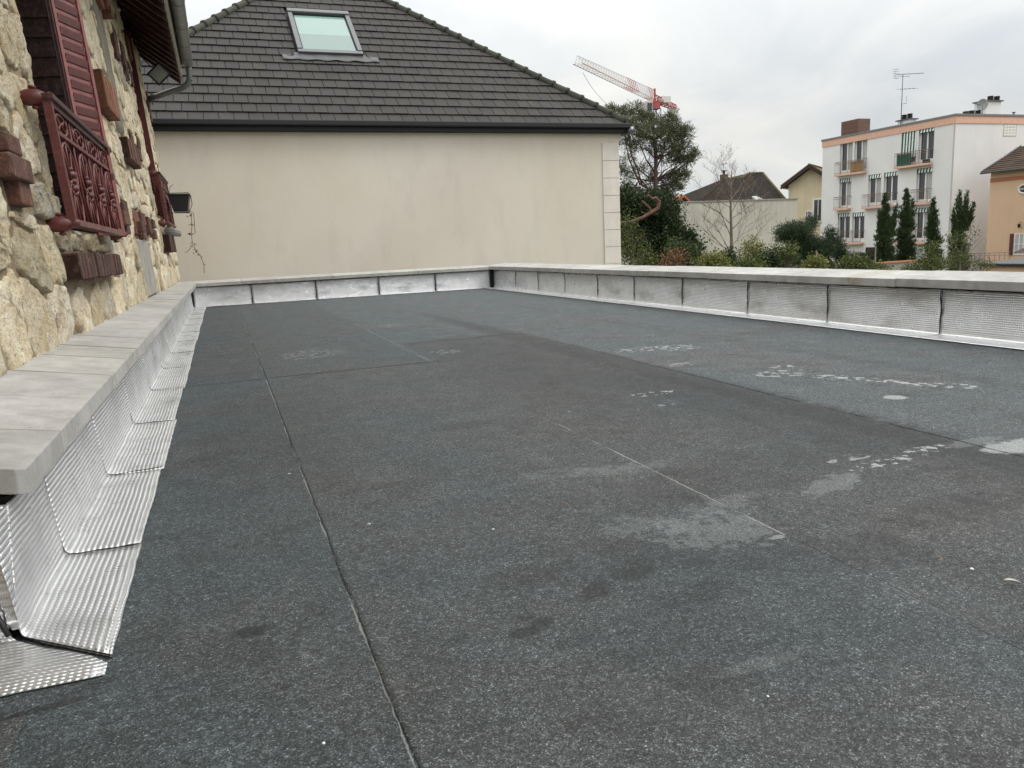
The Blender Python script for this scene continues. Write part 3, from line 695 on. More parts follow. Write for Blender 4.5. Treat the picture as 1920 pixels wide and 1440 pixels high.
for a in [(205, 12, .35, .16, .10, 'brick_orange', 1.0), (211, 25, .2, .1, .12, 'brick_orange', .7), (192, 4, .3, .1, .08, 'brick_orange', .9)]: brickpx(*a)
BRICKZ = []
for (u, v, L, h, off, m, t) in BR:
    mb = MB(); wbox(mb, u-L/2, u+L/2, v-h/2+.006, v+h/2-.006, -.03, off)
    mb.build('brick', m, house, False, .009, (t*random.uniform(.9, 1.1),)*3); BRICKZ.append((u, v, L, h))
# ledges of bricks set on edge
def ledge(u0, u1, v0, v1, off, n, m, t, labels, name='brick_ledge'):
    w = (u1-u0)/n
    base = MB(); wbox(base, u0+.006, u1-.006, v0+.006, v1-.008, -.03, off-.008)
    lo = base.build(name, m, house, color=(.55, .5, .5) if m == 'brick' else (1, 1, 1)); tag(lo, labels)
    for k in range(n):
        mb = MB(); dz = random.uniform(-.004, .004); do = random.uniform(-.006, .006)
        wbox(mb, u0+k*w+.006, u0+(k+1)*w-.006, v0+dz, v1+dz, -.02, off+do)
        tt = t*random.uniform(.7, 1.35); mb.build('brick', m, lo, False, .007, (tt, tt*random.uniform(.9, 1.1), tt*random.uniform(.9, 1.15)))
    BRICKZ.append(((u0+u1)/2, (v0+v1)/2, u1-u0, v1-v0))
ledge(4.82, 6.62, .690, .835, .105, 19, 'brick', .62, 'dark brick ledge below the near window')
ledge(7.75, 8.62, 2.12, 2.42, .11, 6, 'brick_orange', 1.0, 'orange brick ledge high on the wall')
ledge(9.15, 10.25, 1.84, 2.06, .10, 7, 'brick', .9, 'weathered brick ledge in the middle of the wall')
ledge(12.5, 13.7, .90, 1.15, .12, 5, 'brick', .5, 'dark brick ledge below the far window')
for (a, b, c, d), m in zip(STRIPS, ('grey_plaster', 'grey_cement')):
    P = np.zeros((14, 40, 3))
    for i in range(14):
        for j in range(40):
            u = a+(b-a)*i/13; v = c+(d-c)*j/39; o = .034+.008*nz(u*7, v*5, 3)-(.045 if i in (0, 13) or j in (0, 39) else 0)
            P[i, j] = wp(u, v, o)
    gridmesh('cement_band', P[:, ::-1], m, house, None, True)
mb = MB(); wbox(mb, 8.9, 10.2, 1.06, 1.30, -.02, .035); mb.build('brick_lintel', 'brick', house, False, .01, (1.5, 1.3, 1.3))
BRICKZ.append((9.55, 1.18, 1.3, .24))
# rubble stones : Voronoi packing of the face
def clip(poly, px, py, nx, ny):
    out_ = []; m = len(poly)
    for i in range(m):
        a = poly[i]; b = poly[(i+1) % m]; da = (a[0]-px)*nx+(a[1]-py)*ny; db = (b[0]-px)*nx+(b[1]-py)*ny
        if da <= 0: out_.append(a)
        if da*db < 0: t = da/(da-db); out_.append((a[0]+t*(b[0]-a[0]), a[1]+t*(b[1]-a[1])))
    return out_
seeds = []; v = V0+.05; row = 0
while v < V1-.05:
    h = random.uniform(.20, .33); u = U0+random.uniform(0, .3)
    while u < U1:
        L = random.uniform(.32, .64); seeds.append((u+L/2+random.uniform(-.05, .05), v+h/2+random.uniform(-.07, .07)))
        u += L
    v += h; row += 1
seeds = [s for s in seeds if s[0] > U0+.3]
SA = np.array(seeds)
stones = []
blocks = [(a, b, c, d) for (a, b, c, d) in OPEN]+STRIPS+[(u-L/2, u+L/2, v-h/2, v+h/2) for (u, v, L, h) in BRICKZ]
for i, (su, sv_) in enumerate(seeds):
    poly = [(max(U0, su-.5), max(V0, sv_-.4)), (min(U1, su+.5), max(V0, sv_-.4)), (min(U1, su+.5), min(V1, sv_+.4)), (max(U0, su-.5), min(V1, sv_+.4))]
    d = np.hypot((SA[:, 0]-su), (SA[:, 1]-sv_)); order = np.argsort(d)[1:16]
    for j in order:
        mu, mv = (su+SA[j, 0])/2, (sv_+SA[j, 1])/2; nx, ny = SA[j, 0]-su, SA[j, 1]-sv_; poly = clip(poly, mu, mv, nx, ny)
        if len(poly) < 3: break
    if len(poly) < 3: continue
    for (a, b, c, d_) in blocks:
        a -= .015; b += .015; c -= .015; d_ += .015
        pu = [p[0] for p in poly]; pv = [p[1] for p in poly]
        if max(pu) <= a or min(pu) >= b or max(pv) <= c or min(pv) >= d_: continue
        cu, cv = np.mean(pu), np.mean(pv)
        gaps = [(a-cu, (a, 0, 1, 0)), (cu-b, (b, 0, -1, 0)), (c-cv, (0, c, 0, 1)), (cv-d_, (0, d_, 0, -1))]
        gm = max(gaps, key=lambda q_: q_[0]); ppx, ppy, nx, ny = gm[1]
        poly = clip(poly, ppx, ppy, nx, ny)
        if len(poly) < 3: break
    if len(poly) < 3: continue
    pu = np.array([p[0] for p in poly]); pv = np.array([p[1] for p in poly])
    area = .5*abs(np.dot(pu, np.roll(pv, -1))-np.dot(pv, np.roll(pu, -1)))
    if area < .008: continue
    stones.append((poly, pu.mean(), pv.mean(), area))
stones.sort(key=lambda s_: -s_[3]/(s_[1]**2.2) if s_[1] > 3.2 else 1)
def stone_geo(poly, cu, cv, near):
    # shrink, round, then dome rings
    pts = np.array(poly); c = np.array([cu, cv]); gap = random.uniform(.012, .030)
    dv = pts-c; ln = np.linalg.norm(dv, axis=1, keepdims=True); pts = c+dv*np.maximum(.3, (ln-gap*1.5)/ln)
    for _ in range(2):
        q_ = []
        for a, b in zip(pts, np.roll(pts, -1, axis=0)): q_ += [a*.86+b*.14, a*.14+b*.86]
        pts = np.array(q_)
    # resample to n
    n = 42 if near else 16
    seg = np.linalg.norm(np.roll(pts, -1, axis=0)-pts, axis=1); cum = np.concatenate([[0], np.cumsum(seg)]); tot = cum[-1]
    res = []
    for k in range(n):
        s_ = tot*k/n; j = np.searchsorted(cum, s_, side='right')-1; j = min(j, len(pts)-1); t = (s_-cum[j])/max(seg[j], 1e-9)
        p_ = pts[j]*(1-t)+pts[(j+1) % len(pts)]*t
        p_ = p_+(p_-c)*(.20*nz(p_[0]*13, p_[1]*13, 4)+.14*nz(p_[0]*37, p_[1]*37, 9)); res.append(p_)
    res = np.array(res)
    # orientation
    ar = np.sum(res[:, 0]*np.roll(res[:, 1], -1)-np.roll(res[:, 0], -1)*res[:, 1])
    if ar < 0: res = res[::-1]
    H = random.uniform(.016, .034); rings = [(1.02, -.03), (1.0, .35), (.965, .82), (.90, 1.0), (.80, .97), (.68, 1.02), (.54, .98), (.40, 1.03), (.24, 1.0)] if near else [(1.0, -.03), (.97, .7), (.82, 1.0), (.55, 1.0), (.3, 1.03)]
    tx, ty = random.uniform(-.05, .05), random.uniform(-.05, .05)
    V, F = [], []
    for (sc_, hh) in rings:
        for p_ in res:
            q_ = c+(p_-c)*sc_; o = hh if hh < 0 else H*hh+tx*(q_[0]-cu)+ty*(q_[1]-cv)+(.010*nz(q_[0]*7, q_[1]*6, cu)+.009*nz(q_[0]*17, q_[1]*14, cu)+.018*(.3-abs(nz(q_[0]*27, q_[1]*22, 2)))+.008*nz(q_[0]*70, q_[1]*60, 2))*min(1, hh+.2)
            V.append(wp(q_[0], q_[1], o))
    V.append(wp(cu, cv, H*1.03+.02*nz(cu*8, cv*8, cu)))
    for r_ in range(len(rings)-1):
        for k in range(n): a = r_*n+k; b = r_*n+(k+1) % n; F.append((a, b, b+n, a+n))
    l_ = (len(rings)-1)*n
    for k in range(n): F.append((l_+k, l_+(k+1) % n, len(V)-1))
    return V, F
rest = MB()
for i, (poly, cu, cv, ar) in enumerate(stones):
    V, F = stone_geo(poly, cu, cv, i < 170)
    if i < 300:
        mb = MB(); mb.v = [tuple(p) for p in V]; mb.f = F
        t = random.uniform(.84, 1.16); w_ = random.uniform(-.05, .05)
        if random.random() < .12: t *= .72
        mb.build('stone', 'stone', house, True, 0, (t+w_*.3, t, t-w_*1.2))
    else:
        o_ = len(rest.v); rest.v += [tuple(p) for p in V]; rest.f += [tuple(x+o_ for x in f) for f in F]
tag(rest.build('rubble_stonework', 'stone', house, True), kind='stuff')

# ---- near window: folded steel shutters and cast railing
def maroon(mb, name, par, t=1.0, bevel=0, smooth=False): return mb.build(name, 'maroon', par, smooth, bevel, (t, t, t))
near_win = MB(); wbox(near_win, 5.10, 6.42, 1.0, 3.45, -.33, -.31); nw = near_win.build('window', 'glass', house)
mb = MB()
for (a, b) in ((5.11, 5.17), (5.67, 5.73), (6.23, 6.29)): wbox(mb, a, b, 1.0, 3.44, -.308, -.26)
wbox(mb, 5.11, 6.29, 1.0, 1.1, -.306, -.262); wbox(mb, 5.11, 6.29, 3.3, 3.44, -.306, -.262); mb.build('frame', 'white', nw)
# leaf folded along the far reveal; shade of the reveal darkens these tints
mb = MB(); wbox(mb, 6.262, 6.285, 1.0, 3.44, -.25, .0); lf = maroon(mb, 'shutter', house, .16); tag(lf, 'folded maroon shutter leaf inside the window reveal, its shade painted in')
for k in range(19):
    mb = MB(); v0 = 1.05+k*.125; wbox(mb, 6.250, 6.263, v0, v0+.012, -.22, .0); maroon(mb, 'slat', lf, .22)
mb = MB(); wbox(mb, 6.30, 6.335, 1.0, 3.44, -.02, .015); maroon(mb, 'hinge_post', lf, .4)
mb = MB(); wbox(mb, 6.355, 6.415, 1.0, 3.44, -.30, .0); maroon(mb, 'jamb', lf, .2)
mb = MB(); wbox(mb, 5.12, 5.14, 1.0, 3.44, -.25, .0); wbox(mb, 5.14, 5.9, 1.0, 3.44, -.245, -.225); sh3 = maroon(mb, 'shutter', house, .16)  # shade of the opening put into this leaf's tint as well
# open leaf swung outwards: local frame a (out along the leaf), b (up), c (normal towards camera)
H0 = wp(6.36, .98, .012)
phi = R(66); A_ = np.array([math.cos(phi), math.sin(phi), 0]); B_ = np.array([-.058, 0, 1.0]); C_ = np.array([math.sin(phi), -math.cos(phi), 0])
def lbox(mb, a0, a1, b0, b1, c0, c1, sk=0):
    f = lambda a, b, c: H0+A_*a+B_*b+C_*c
    return mb.hexa([f(a0, b0, c0), f(a0, b0, c1), f(a1, b0, c1), f(a1, b0, c0), f(a0, b1, c0+sk), f(a0, b1, c1+sk), f(a1, b1, c1+sk), f(a1, b1, c0+sk)])
LW, LH = .345, 2.47
mb = MB(); lbox(mb, 0, .032, 0, LH, -.008, .010); lbox(mb, LW-.034, LW, 0, LH, -.008, .010); lbox(mb, .032, LW-.034, 0, .05, -.008, .010); lbox(mb, .032, LW-.034, LH-.05, LH, -.008, .010)
lbox(mb, .03, LW-.03, .04, LH-.04, -.0075, -.0045)
leaf = mb.build('shutter', 'maroon', house, False, .0015, (2.3, 3.2, 3.2)); tag(leaf, 'louvred maroon shutter leaf swung outwards')  # paler tint paints sky highlights on the frame and between the slats
ns = 27; pitch = (LH-.1)/ns
for k in range(ns):
    b0 = .05+k*pitch; mb = MB()
    lbox(mb, .044, LW-.046, b0+.010, b0+pitch*.74, -.003, .002, .010); mb.build('slat', 'maroon', leaf, False, .004, (1.05, 1.25, 1.25))
mb = MB(); c = H0+A_*(LW-.018)+B_*.44+C_*.016; mb.ring(c, A_, B_, .014, .022, .0035, 14, 5); maroon(mb, 'latch_ring', leaf, 1.2, 0, True)
mb = MB(); lbox(mb, LW-.03, LW-.008, .60, .66, .010, .022); maroon(mb, 'latch', leaf, .8)

def railing(u0, u1, v0, v1, off, label, nb=4, t=1.0):
    rl = empty('window_railing', (0, 0, 0)); rl.parent = house; rl.location = -house.location; tag(rl, label)
    P_ = lambda u, v, o=off: wp(u, v, o)
    def mk(mb, name, tt=1.0, sm=True): return maroon(mb, name, rl, t*tt, 0, sm)
    for u in (u0, u1):
        mb = MB(); wbox(mb, u-.022, u+.022, v0, v1, off-.02, off+.02); mk(mb, 'post', 1.1, False)
    mb = MB(); wbox(mb, u0-.03, u1+.03, v1-.012, v1+.016, off-.034, off+.034); mk(mb, 'top_rail', .45, False)
    mb = MB(); wbox(mb, u0, u1, v1-.040, v1-.013, off-.016, off+.016); mk(mb, 'rail', .6, False)
    mb = MB(); wbox(mb, u0, u1, v1-.175, v1-.155, off-.014, off+.014); mk(mb, 'rail', 1.2, False)
    mb = MB(); wbox(mb, u0, u1, v0-.01, v0+.022, off-.026, off+.026); mk(mb, 'bottom_rail', 1.15, False)
    for u, s_ in ((u0, 1), (u1, -1)):
        for v, nm in ((v1+.002, 'bracket'), (v0+.004, 'bracket')):
            mb = MB(); mb.tube([P_(u, v, -.05), P_(u, v, off*.35)], .017, 8)
            mb.tube([P_(u, v, off*t_) for t_ in (-.1, .05, .25, .5, .75, .9, 1.02, 1.15, 1.3)], [.020, .030, .040, .044, .040, .030, .020, .026, .006], 10)
            for dv in (-.050, .050): mb.ball(P_(u, v+dv, off*.55), .020, 8, (1, 1, .5))
            mk(mb, nm, 1.25)
    w = (u1-u0)/nb; ru, vu = WU, WV
    for k in range(nb+1):
        if 0 < k < nb:
            mb = MB(); mb.tube([P_(u0+k*w, v0+.02), P_(u0+k*w, v1-.03)], .007, 6); mk(mb, 'bar', 1.15)
    hm = v1-.175-v0
    for k in range(nb):
        c_ = u0+(k+.5)*w
        mb = MB(); cc = P_(c_, v1-.098); mb.ring(cc, ru, vu, w*.30, .052, .0075, 18, 6); mb.tube([P_(c_-w*.2, v1-.06), P_(c_-w*.05, v1-.098), P_(c_-w*.18, v1-.135)], .006, 5); mb.tube([P_(c_+w*.2, v1-.06), P_(c_+w*.05, v1-.098), P_(c_+w*.18, v1-.135)], .006, 5); mb.ball(cc, .014, 8)
        mk(mb, 'scroll', 1.3)
        for du in (-w*.33, w*.33):
            mb = MB(); mb.tube([P_(c_+du, v1-.16), P_(c_+du, v1-.04)], .0055, 5); mk(mb, 'bar', 1.1)
        mb = MB(); mb.ring(P_(c_, v0+hm*.66), ru, vu, w*.34, hm*.30, .008, 22, 6); mk(mb, 'scroll', 1.45)
        mb = MB(); mb.ring(P_(c_+w*.02, v0+hm*.27), ru, vu, w*.30, hm*.26, .008, 22, 6); mk(mb, 'scroll', 1.45)
        mb = MB(); mb.tube([P_(c_-w*.22, v0+hm*.90), P_(c_-w*.04, v0+hm*.50)], .006, 5); mb.tube([P_(c_+w*.22, v0+hm*.90), P_(c_+w*.04, v0+hm*.50)], .006, 5)
        mb.tube([P_(c_-w*.2, v0+hm*.08), P_(c_-w*.03, v0+hm*.46)], .006, 5); mb.tube([P_(c_+w*.2, v0+hm*.08), P_(c_+w*.03, v0+hm*.46)], .006, 5); mk(mb, 'scroll', 1.2)
        mb = MB()
        for dv, r_ in ((-.05, .018), (-.02, .030), (.02, .026), (.055, .032), (.085, .018)): mb.ball(P_(c_, v0+hm*.48+dv), r_, 8, (1, 1.2, .7))
        mb.tube([P_(c_-w*.3, v0+hm*.50), P_(c_-w*.1, v0+hm*.47), P_(c_+w*.1, v0+hm*.47), P_(c_+w*.3, v0+hm*.50)], .010, 6)
        mk(mb, 'knot', 1.05)
        mb = MB(); mb.tube([P_(c_, v0+.02), P_(c_, v0+hm*.42)], .006, 5); mb.tube([P_(c_, v0+hm*.58), P_(c_, v1-.17)], .006, 5); mk(mb, 'bar', 1.2)
        for du in (-w*.42, w*.42):
            pass
    return rl
railing(4.72, 6.82, .985, 1.625, .125, 'ornate maroon cast railing across the near window')
# maroon infill low in the opening behind the railing
mb = MB(); wbox(mb, 5.12, 6.25, 1.0, 1.06, -.3, .02); maroon(mb, 'sill', house, .8)

# ---- far window
mb = MB(); wbox(mb, 12.55, 13.75, 1.42, 4.35, -.33, -.31); MAT_w2 = mb.build('window', 'glass', house)
mb = MB(); wbox(mb, 13.70, 13.74, 1.42, 4.34, -.3, .02); sh2 = maroon(mb, 'shutter', house, .7, .003); tag(sh2, 'tall narrow maroon shutter edge at the far window')
mb = MB(); wbox(mb, 13.62, 13.66, 1.42, 4.34, -.045, .035); maroon(mb, 'frame', sh2, 1.3)
railing(12.35, 13.95, 1.30, 2.0, .13, 'second maroon cast railing, at the far window with the planter', 3, .8)
mb = MB(); b0 = wp(13.3, 1.20, .02)
mb.tube([wp(13.2, 1.22, .0), wp(13.25, 1.20, .12), wp(13.3, 1.16, .24)], [.07, .06, .045], 7); mb.tube([wp(13.0, 1.24, .0), wp(13.05, 1.24, .16)], [.05, .035], 6)
tag(mb.build('stone_bracket', 'grey_cement', house, False), 'broken grey stone stub under the far railing')

# ---- eaves, rafters, gutter
ev = MB(); yA, yB = 0.0, 15.1
def ep(x, y, z): return (x, y, z)
xw = -1.12; xe = -.27; zw = 4.46; ze = 3.86
pbd = MB(); pbd.hexa([ep(xw, yA, zw), ep(xe, yA, ze), ep(xe, yB, ze), ep(xw, yB, zw), ep(xw, yA, zw+.03), ep(xe, yA, ze+.03), ep(xe, yB, ze+.03), ep(xw, yB, zw+.03)])
eave = pbd.build('roof_eave', 'soffit', house)
ky = yA+.15
while ky < yB:
    a, b = ky-.045, ky+.045
    mb = MB(); mb.hexa([(xw, a, zw-.13), (xe-.03, a, ze-.125), (xe-.03, b, ze-.125), (xw, b, zw-.13), (xw, a, zw-.002), (xe-.03, a, ze-.002), (xe-.03, b, ze-.002), (xw, b, zw-.002)])
    mb.build('rafter', 'maroon', eave, False, .004, (.28, .25, .25)); ky += .38
MB().box(xe-.028, xe+.0, yA, yB, ze-.03, ze+.20).build('fascia', 'fascia', eave)
mb = MB(); mb.hexa([(xw-3, yA, zw+2.2), (xe+.03, yA, ze+.205), (xe+.03, yB+.02, ze+.205), (xw-3, yB+.02, zw+2.2), (xw-3, yA, zw+2.3), (xe+.03, yA, ze+.26), (xe+.03, yB+.02, ze+.26), (xw-3, yB+.02, zw+2.3)])
mb.build('roof', 'brown_tile', house)
mb = MB()      # half-round gutter along the eave with joint beads
gy = np.linspace(yA, 14.9, 12); gx, gz = xe+.115, ze+.22
mb.tube([(gx, y_, gz-.006*(y_-yA)/7) for y_ in gy], .085, 14)
gt = mb.build('gutter', 'zinc', house, True)
for y_ in (9.0, 10.2, 11.4, 12.5, 13.5, 14.3):
    MB().ring((gx, y_, gz-.006*(y_-yA)/7), (1, 0, 0), (0, 0, 1), .087, .087, .005, 16, 5).build('gutter_joint', 'zinc', gt, True)
MB().tube([(gx, 14.86, gz-.02), (gx+.005, 14.88, gz-.12), (gx+.0, 14.9, gz-.26), (gx-.04, 14.92, gz-.34), (gx-.12, 14.95, gz-.40), (gx-.35, 15.0, gz-.47), (gx-.75, 15.05, gz-.60)], [.05]*7, 12).build('downpipe', 'zinc', house, True)
for k in (-.13, -.28):
    MB().ring((gx, 14.9, gz+k), (1, 0, 0), (0, 1, 0), .054, .054, .007, 14, 5).build('pipe_collar', 'zinc', gt, True)
MB().box(-.80, -.78, 15.0, 15.05, 3.4, 3.6).build('pipe_clip', 'zinc', house)
# floodlight hung on the eave
fl = empty('floodlight', (-.56, 13.2, 3.58), 'small square black floodlight hanging under the eave of the stone house', 'floodlight')
cf = np.array([-.555, 13.2, 3.53]); q1 = np.array([.72, 0, .69]); q2 = np.array([-.69, 0, .72]); nf_ = np.array([.05, -1, -.15]); nf_ /= np.linalg.norm(nf_)
def fb(a0, a1, b0, b1, c0, c1):
    f = lambda a, b, c: cf+q1*a+q2*b+nf_*c
    return MB().hexa([f(a0, b0, c0), f(a1, b0, c0), f(a1, b1, c0), f(a0, b1, c0), f(a0, b0, c1), f(a1, b0, c1), f(a1, b1, c1), f(a0, b1, c1)])
fb(-.125, .125, -.11, .11, -.08, .0).build('housing', 'black', fl, False, .008)
mb = fb(-.13, .13, -.115, -.09, 0, .015)
for q_ in (fb(-.13, .13, .09, .115, 0, .015), fb(-.13, -.105, -.09, .09, 0, .015), fb(.105, .13, -.09, .09, 0, .015)):
    o_ = len(mb.v); mb.v += q_.v; mb.f += [tuple(x+o_ for x in f) for f in q_.f]
mb.build('bezel', 'black', fl)
fb(-.105, .105, -.09, .09, .0005, .004).build('lens', 'lamp_glass', fl)
MB().tube([cf+q2*.14-nf_*.05, cf+q2*.2-nf_*.06+np.array([-.05, 0, .06]), (-.75, 13.25, 3.9), (-.85, 13.25, 4.3)], .009, 6).build('bracket', 'black', fl, True)
MB().tube([cf+q1*.12, cf+q1*.2, (-.45, 13.2, 3.75), (-.5, 13.25, 4.2)], .005, 5).build('cable', 'black', fl, True)

# planter hung on the far railing
pl = empty('planter', (-.42, 13.3, 1.75), 'black plastic flower trough hung on the far railing, dry vine trailing from it', 'planter')
pa, pb_ = wp(13.0, 1.55, .16), wp(13.7, 1.55, .16)
x0, x1, y0, y1, z0, z1 = -.62, -.33, 12.9, 13.5, 1.50, 1.735
MB().hexa([(x0+.045, y0+.03, z0), (x1-.045, y0+.03, z0), (x1-.045, y1-.03, z0), (x0+.045, y1-.03, z0), (x0, y0, z1), (x1, y0, z1), (x1, y1, z1), (x0, y1, z1)]).build('trough', 'plastic', pl, False, .008)
mb = MB().box(x0-.015, x1+.015, y0-.015, y1+.015, z1+.001, z1+.022); mb.build('rim', 'plastic', pl, False, .004)
mb = MB(); mb.tube([(x0-.05, y0-.01, z1+.03), (x0-.03, y0-.01, z0-.02), (x1-.03, y0-.01, z0-.03), (x1+.03, y0-.01, z0+.10), (x1+.02, y0-.01, z1)], .006, 5)
mb.tube([(x0-.15, y0, z1+.08), (x0-.05, y0-.01, z1+.03), (x1, y0-.01, z1+.035)], .006, 5); mb.build('hanger', 'black', pl, True)
vine = MB(); vl = []
def vinepath(pts): vine.tube(pts, [.004]*len(pts), 4)
trail = [at(353, 393, 13.1), at(358, 402, 13.1), at(360, 420, 13.1), at(359, 440, 13.1), at(361, 458, 13.1), at(368, 470, 13.1), at(376, 480, 13.1), at(382, 495, 13.1), at(383, 512, 13.1)]
vinepath(trail); vinepath([at(354, 393, 13.1), at(363, 400, 13.1), at(365, 425, 13.1), at(366, 438, 13.1)]); vinepath([at(360, 460, 13.1), at(355, 468, 13.1), at(349, 473, 13.1)])
vinepath([at(323, 390, 13.2), at(322, 375, 13.2), at(317, 360, 13.2), at(319, 350, 13.2), at(324, 346, 13.2)]); vinepath([at(323, 388, 13.2), at(328, 377, 13.2), at(329, 388, 13.2)])
vine.build('stem', 'dark_bark', pl, True)
pts = []
for p in trail[1:7]:
    for _ in range(7): pts.append(p+rng.normal(0, .024, 3))
pts.append(trail[-2]); pts += [at(349, 473, 13.1)]*2
def leaves(name, pts, size, mat, parent, aspect=.5, dirs=None, spread=1.0, jitter=.4, color=None):
    pts = np.asarray(pts, float); N = len(pts)
    d = rng.normal(size=(N, 3))*spread
    if dirs is not None: d = d+dirs
    d /= np.linalg.norm(d, axis=1, keepdims=True)
    s_ = np.cross(d, rng.normal(size=(N, 3))); s_ /= np.linalg.norm(s_, axis=1, keepdims=True)
    L = size*(1+jitter*rng.uniform(-1, 1, (N, 1))); w = L*aspect
    V = np.stack([pts, pts+d*L*.5+s_*w*.5, pts+d*L, pts+d*L*.5-s_*w*.5], 1)
    return fastmesh(name, V, 4, mat, parent, rng.random(N)**1.4, color=color)
leaves('leaf', pts, .035, 'leaf_red', pl, .6)

# ================================================================== BEIGE HOUSE
bh = empty('beige_house', (3.4, 24, -3), 'beige rendered house with a dark tiled hip roof and skylight behind the far parapet', 'house')
EL, ER, EY, EZ, TP = -3.0, 9.92, 17.85, 3.64, .817
MB().box(-2.75, 9.74, 18.0, 30.4, -3, 3.40).build('wall', 'stucco', bh)
mb = MB(); mb.prism([(9.52, 18.0-.004, 3.10), (9.745, 18-.004, 3.10), (9.84, 18-.004, 3.30), (9.86, 18-.004, 3.42), (9.52, 18-.004, 3.42)], (0, .5, 0)); mb.build('cornice', 'stucco', bh)
for k in range(8):
    z1_ = 3.17-.43*k; MB().box(9.30, 9.765, 17.972, 18.3, z1_-.424, z1_-.004).build('quoin_block', 'quoin', bh, False, .006)
MB().box(EL-.03, ER+.03, EY-.02, EY+.12, 3.405, 3.60).build('fascia', 'black', bh, False, .004)
mb = MB().box(EL-.05, ER+.04, EY-.15, EY-.022, 3.50, 3.615); gutter_b = mb.build('gutter', 'black', bh, False, .02)
MB().box(EL-.02, ER+.01, EY+.02, 18.0, 3.40, 3.41).build('soffit', 'black', bh)
mb = MB(); mb.tube([(ER+.10, EY-.12, 3.46), (ER+.10, 30, 3.46)], .085, 12); gs = mb.build('gutter', 'zinc', bh, True)
MB().ring((ER+.10, EY-.13, 3.47), (1, 0, 0), (0, 0, 1), .10, .10, .012, 12, 5, math.pi, 2*math.pi).build('gutter_bracket', 'alu_dark', gs, True)
MB().box(ER, ER+.02, EY, 30.4, 3.4, 3.62).build('fascia', 'black', bh)
D = (ER-EL)/2; apx = (EL+D, EY+D, EZ+TP*D)
mb = MB(); z_ = EZ-.06
A0, A1, A2, A3 = (EL, EY+.03, z_), (ER, EY+.03, z_), (ER, EY+2*D, z_), (EL, EY+2*D, z_); AP = (apx[0], apx[1], apx[2]-.06)
mb.poly([A0, A1, AP]); mb.poly([A1, A2, AP]); mb.poly([A2, A3, AP]); mb.poly([A3, A0, AP]); roof_b = mb.build('roof', 'tile', bh, False, 0, (.5, .5, .5))
nl = math.hypot(1, TP); NY, NZ = -TP/nl, 1/nl      # front plane normal
def rpn(x, d, o=0.): return np.array([x, EY+d+NY*o, EZ+TP*d+NZ*o])
gauge = .288; tw = .300
SKX0, SKX1, SKD0, SKD1 = 2.29, 3.85, 2.26, 4.02
tiles = []
rown = 0; d = -.10
while d < D-.3:
    d1 = d+gauge
    off = (rown % 2)*.5*tw+.05*math.sin(rown)
    x = EL-tw+off % tw
    while x < ER:
        xa, xb = x+.006, x+tw-.006
        def lim(dd): return EL+max(0, dd)+.03, ER-max(0, dd)-.03
        l0, r0 = lim(d); l1, r1 = lim(d1)
        a0, b0 = max(xa, l0), min(xb, r0); a1, b1 = max(xa, l1), min(xb, r1)
        if b0-a0 > .02:
            if b1-a1 < .01:
                mid_ = a0 if x > apx[0] else b0
                a1 = b1 = mid_; a1 = mid_; b1 = mid_+.001
            inside = not (xb < SKX0-.06 or xa > SKX1+.06 or d1 < SKD0+.0 or d > SKD1)
            if inside and xa < SKX0-.06: b0 = b1 = SKX0-.05; inside = False
            elif inside and xb > SKX1+.06: a0 = a1 = SKX1+.05; inside = False
            if not inside and b0-a0 > .02: tiles.append((rown, a0, b0, a1, b1, d, d1))
        x += tw
    d += gauge; rown += 1
tiles.sort(key=lambda t: t[0])
tst = MB()
for i, (rw, a0, b0, a1, b1, d, d1) in enumerate(tiles):
    j1, j2, j3 = random.uniform(-.004, .004), random.uniform(-.003, .003), random.uniform(-.004, .004)
    lo, hi = .036+j3, .006
    c8 = [rpn(a0, d+j1, lo-.022), rpn(b0, d+j2, lo-.022), rpn(b1, d1, -.01), rpn(a1, d1, -.01), rpn(a0, d+j1, lo), rpn(b0, d+j2, lo), rpn(b1, d1+.01, hi), rpn(a1, d1+.01, hi)]
    if i < 300:
        t = random.uniform(.84, 1.14); MB().hexa(c8).build('roof_tile', 'tile', bh, False, 0, (t, t*random.uniform(.98, 1.03), t*random.uniform(.95, 1.05)))
    else: tst.hexa(c8)
tag(tst.build('roof_tiles', 'tile', bh, color=(1, 1, 1)), kind='stuff')
# hip caps
for sgn, ex in ((1, ER), (-1, EL)):
    L3 = math.sqrt(1+1+TP*TP); n = int(D*L3/.44/1.0)
    for k in range(n):
        t0 = k*.44/L3; t1 = t0+.47/L3
        p0 = np.array([ex-sgn*t0, EY+t0, EZ+TP*t0+.035]); p1 = np.array([ex-sgn*t1, EY+t1, EZ+TP*t1+.018])
        pm = p0*.9+p1*.1; t = random.uniform(.85, 1.15)
        MB().tube([p0, p0*.88+p1*.12, p0*.86+p1*.14, p1], [.112, .112, .094, .088], 10).build('ridge_cap', 'ridge', bh, True, 0, (t, t*1.02, t*.95))
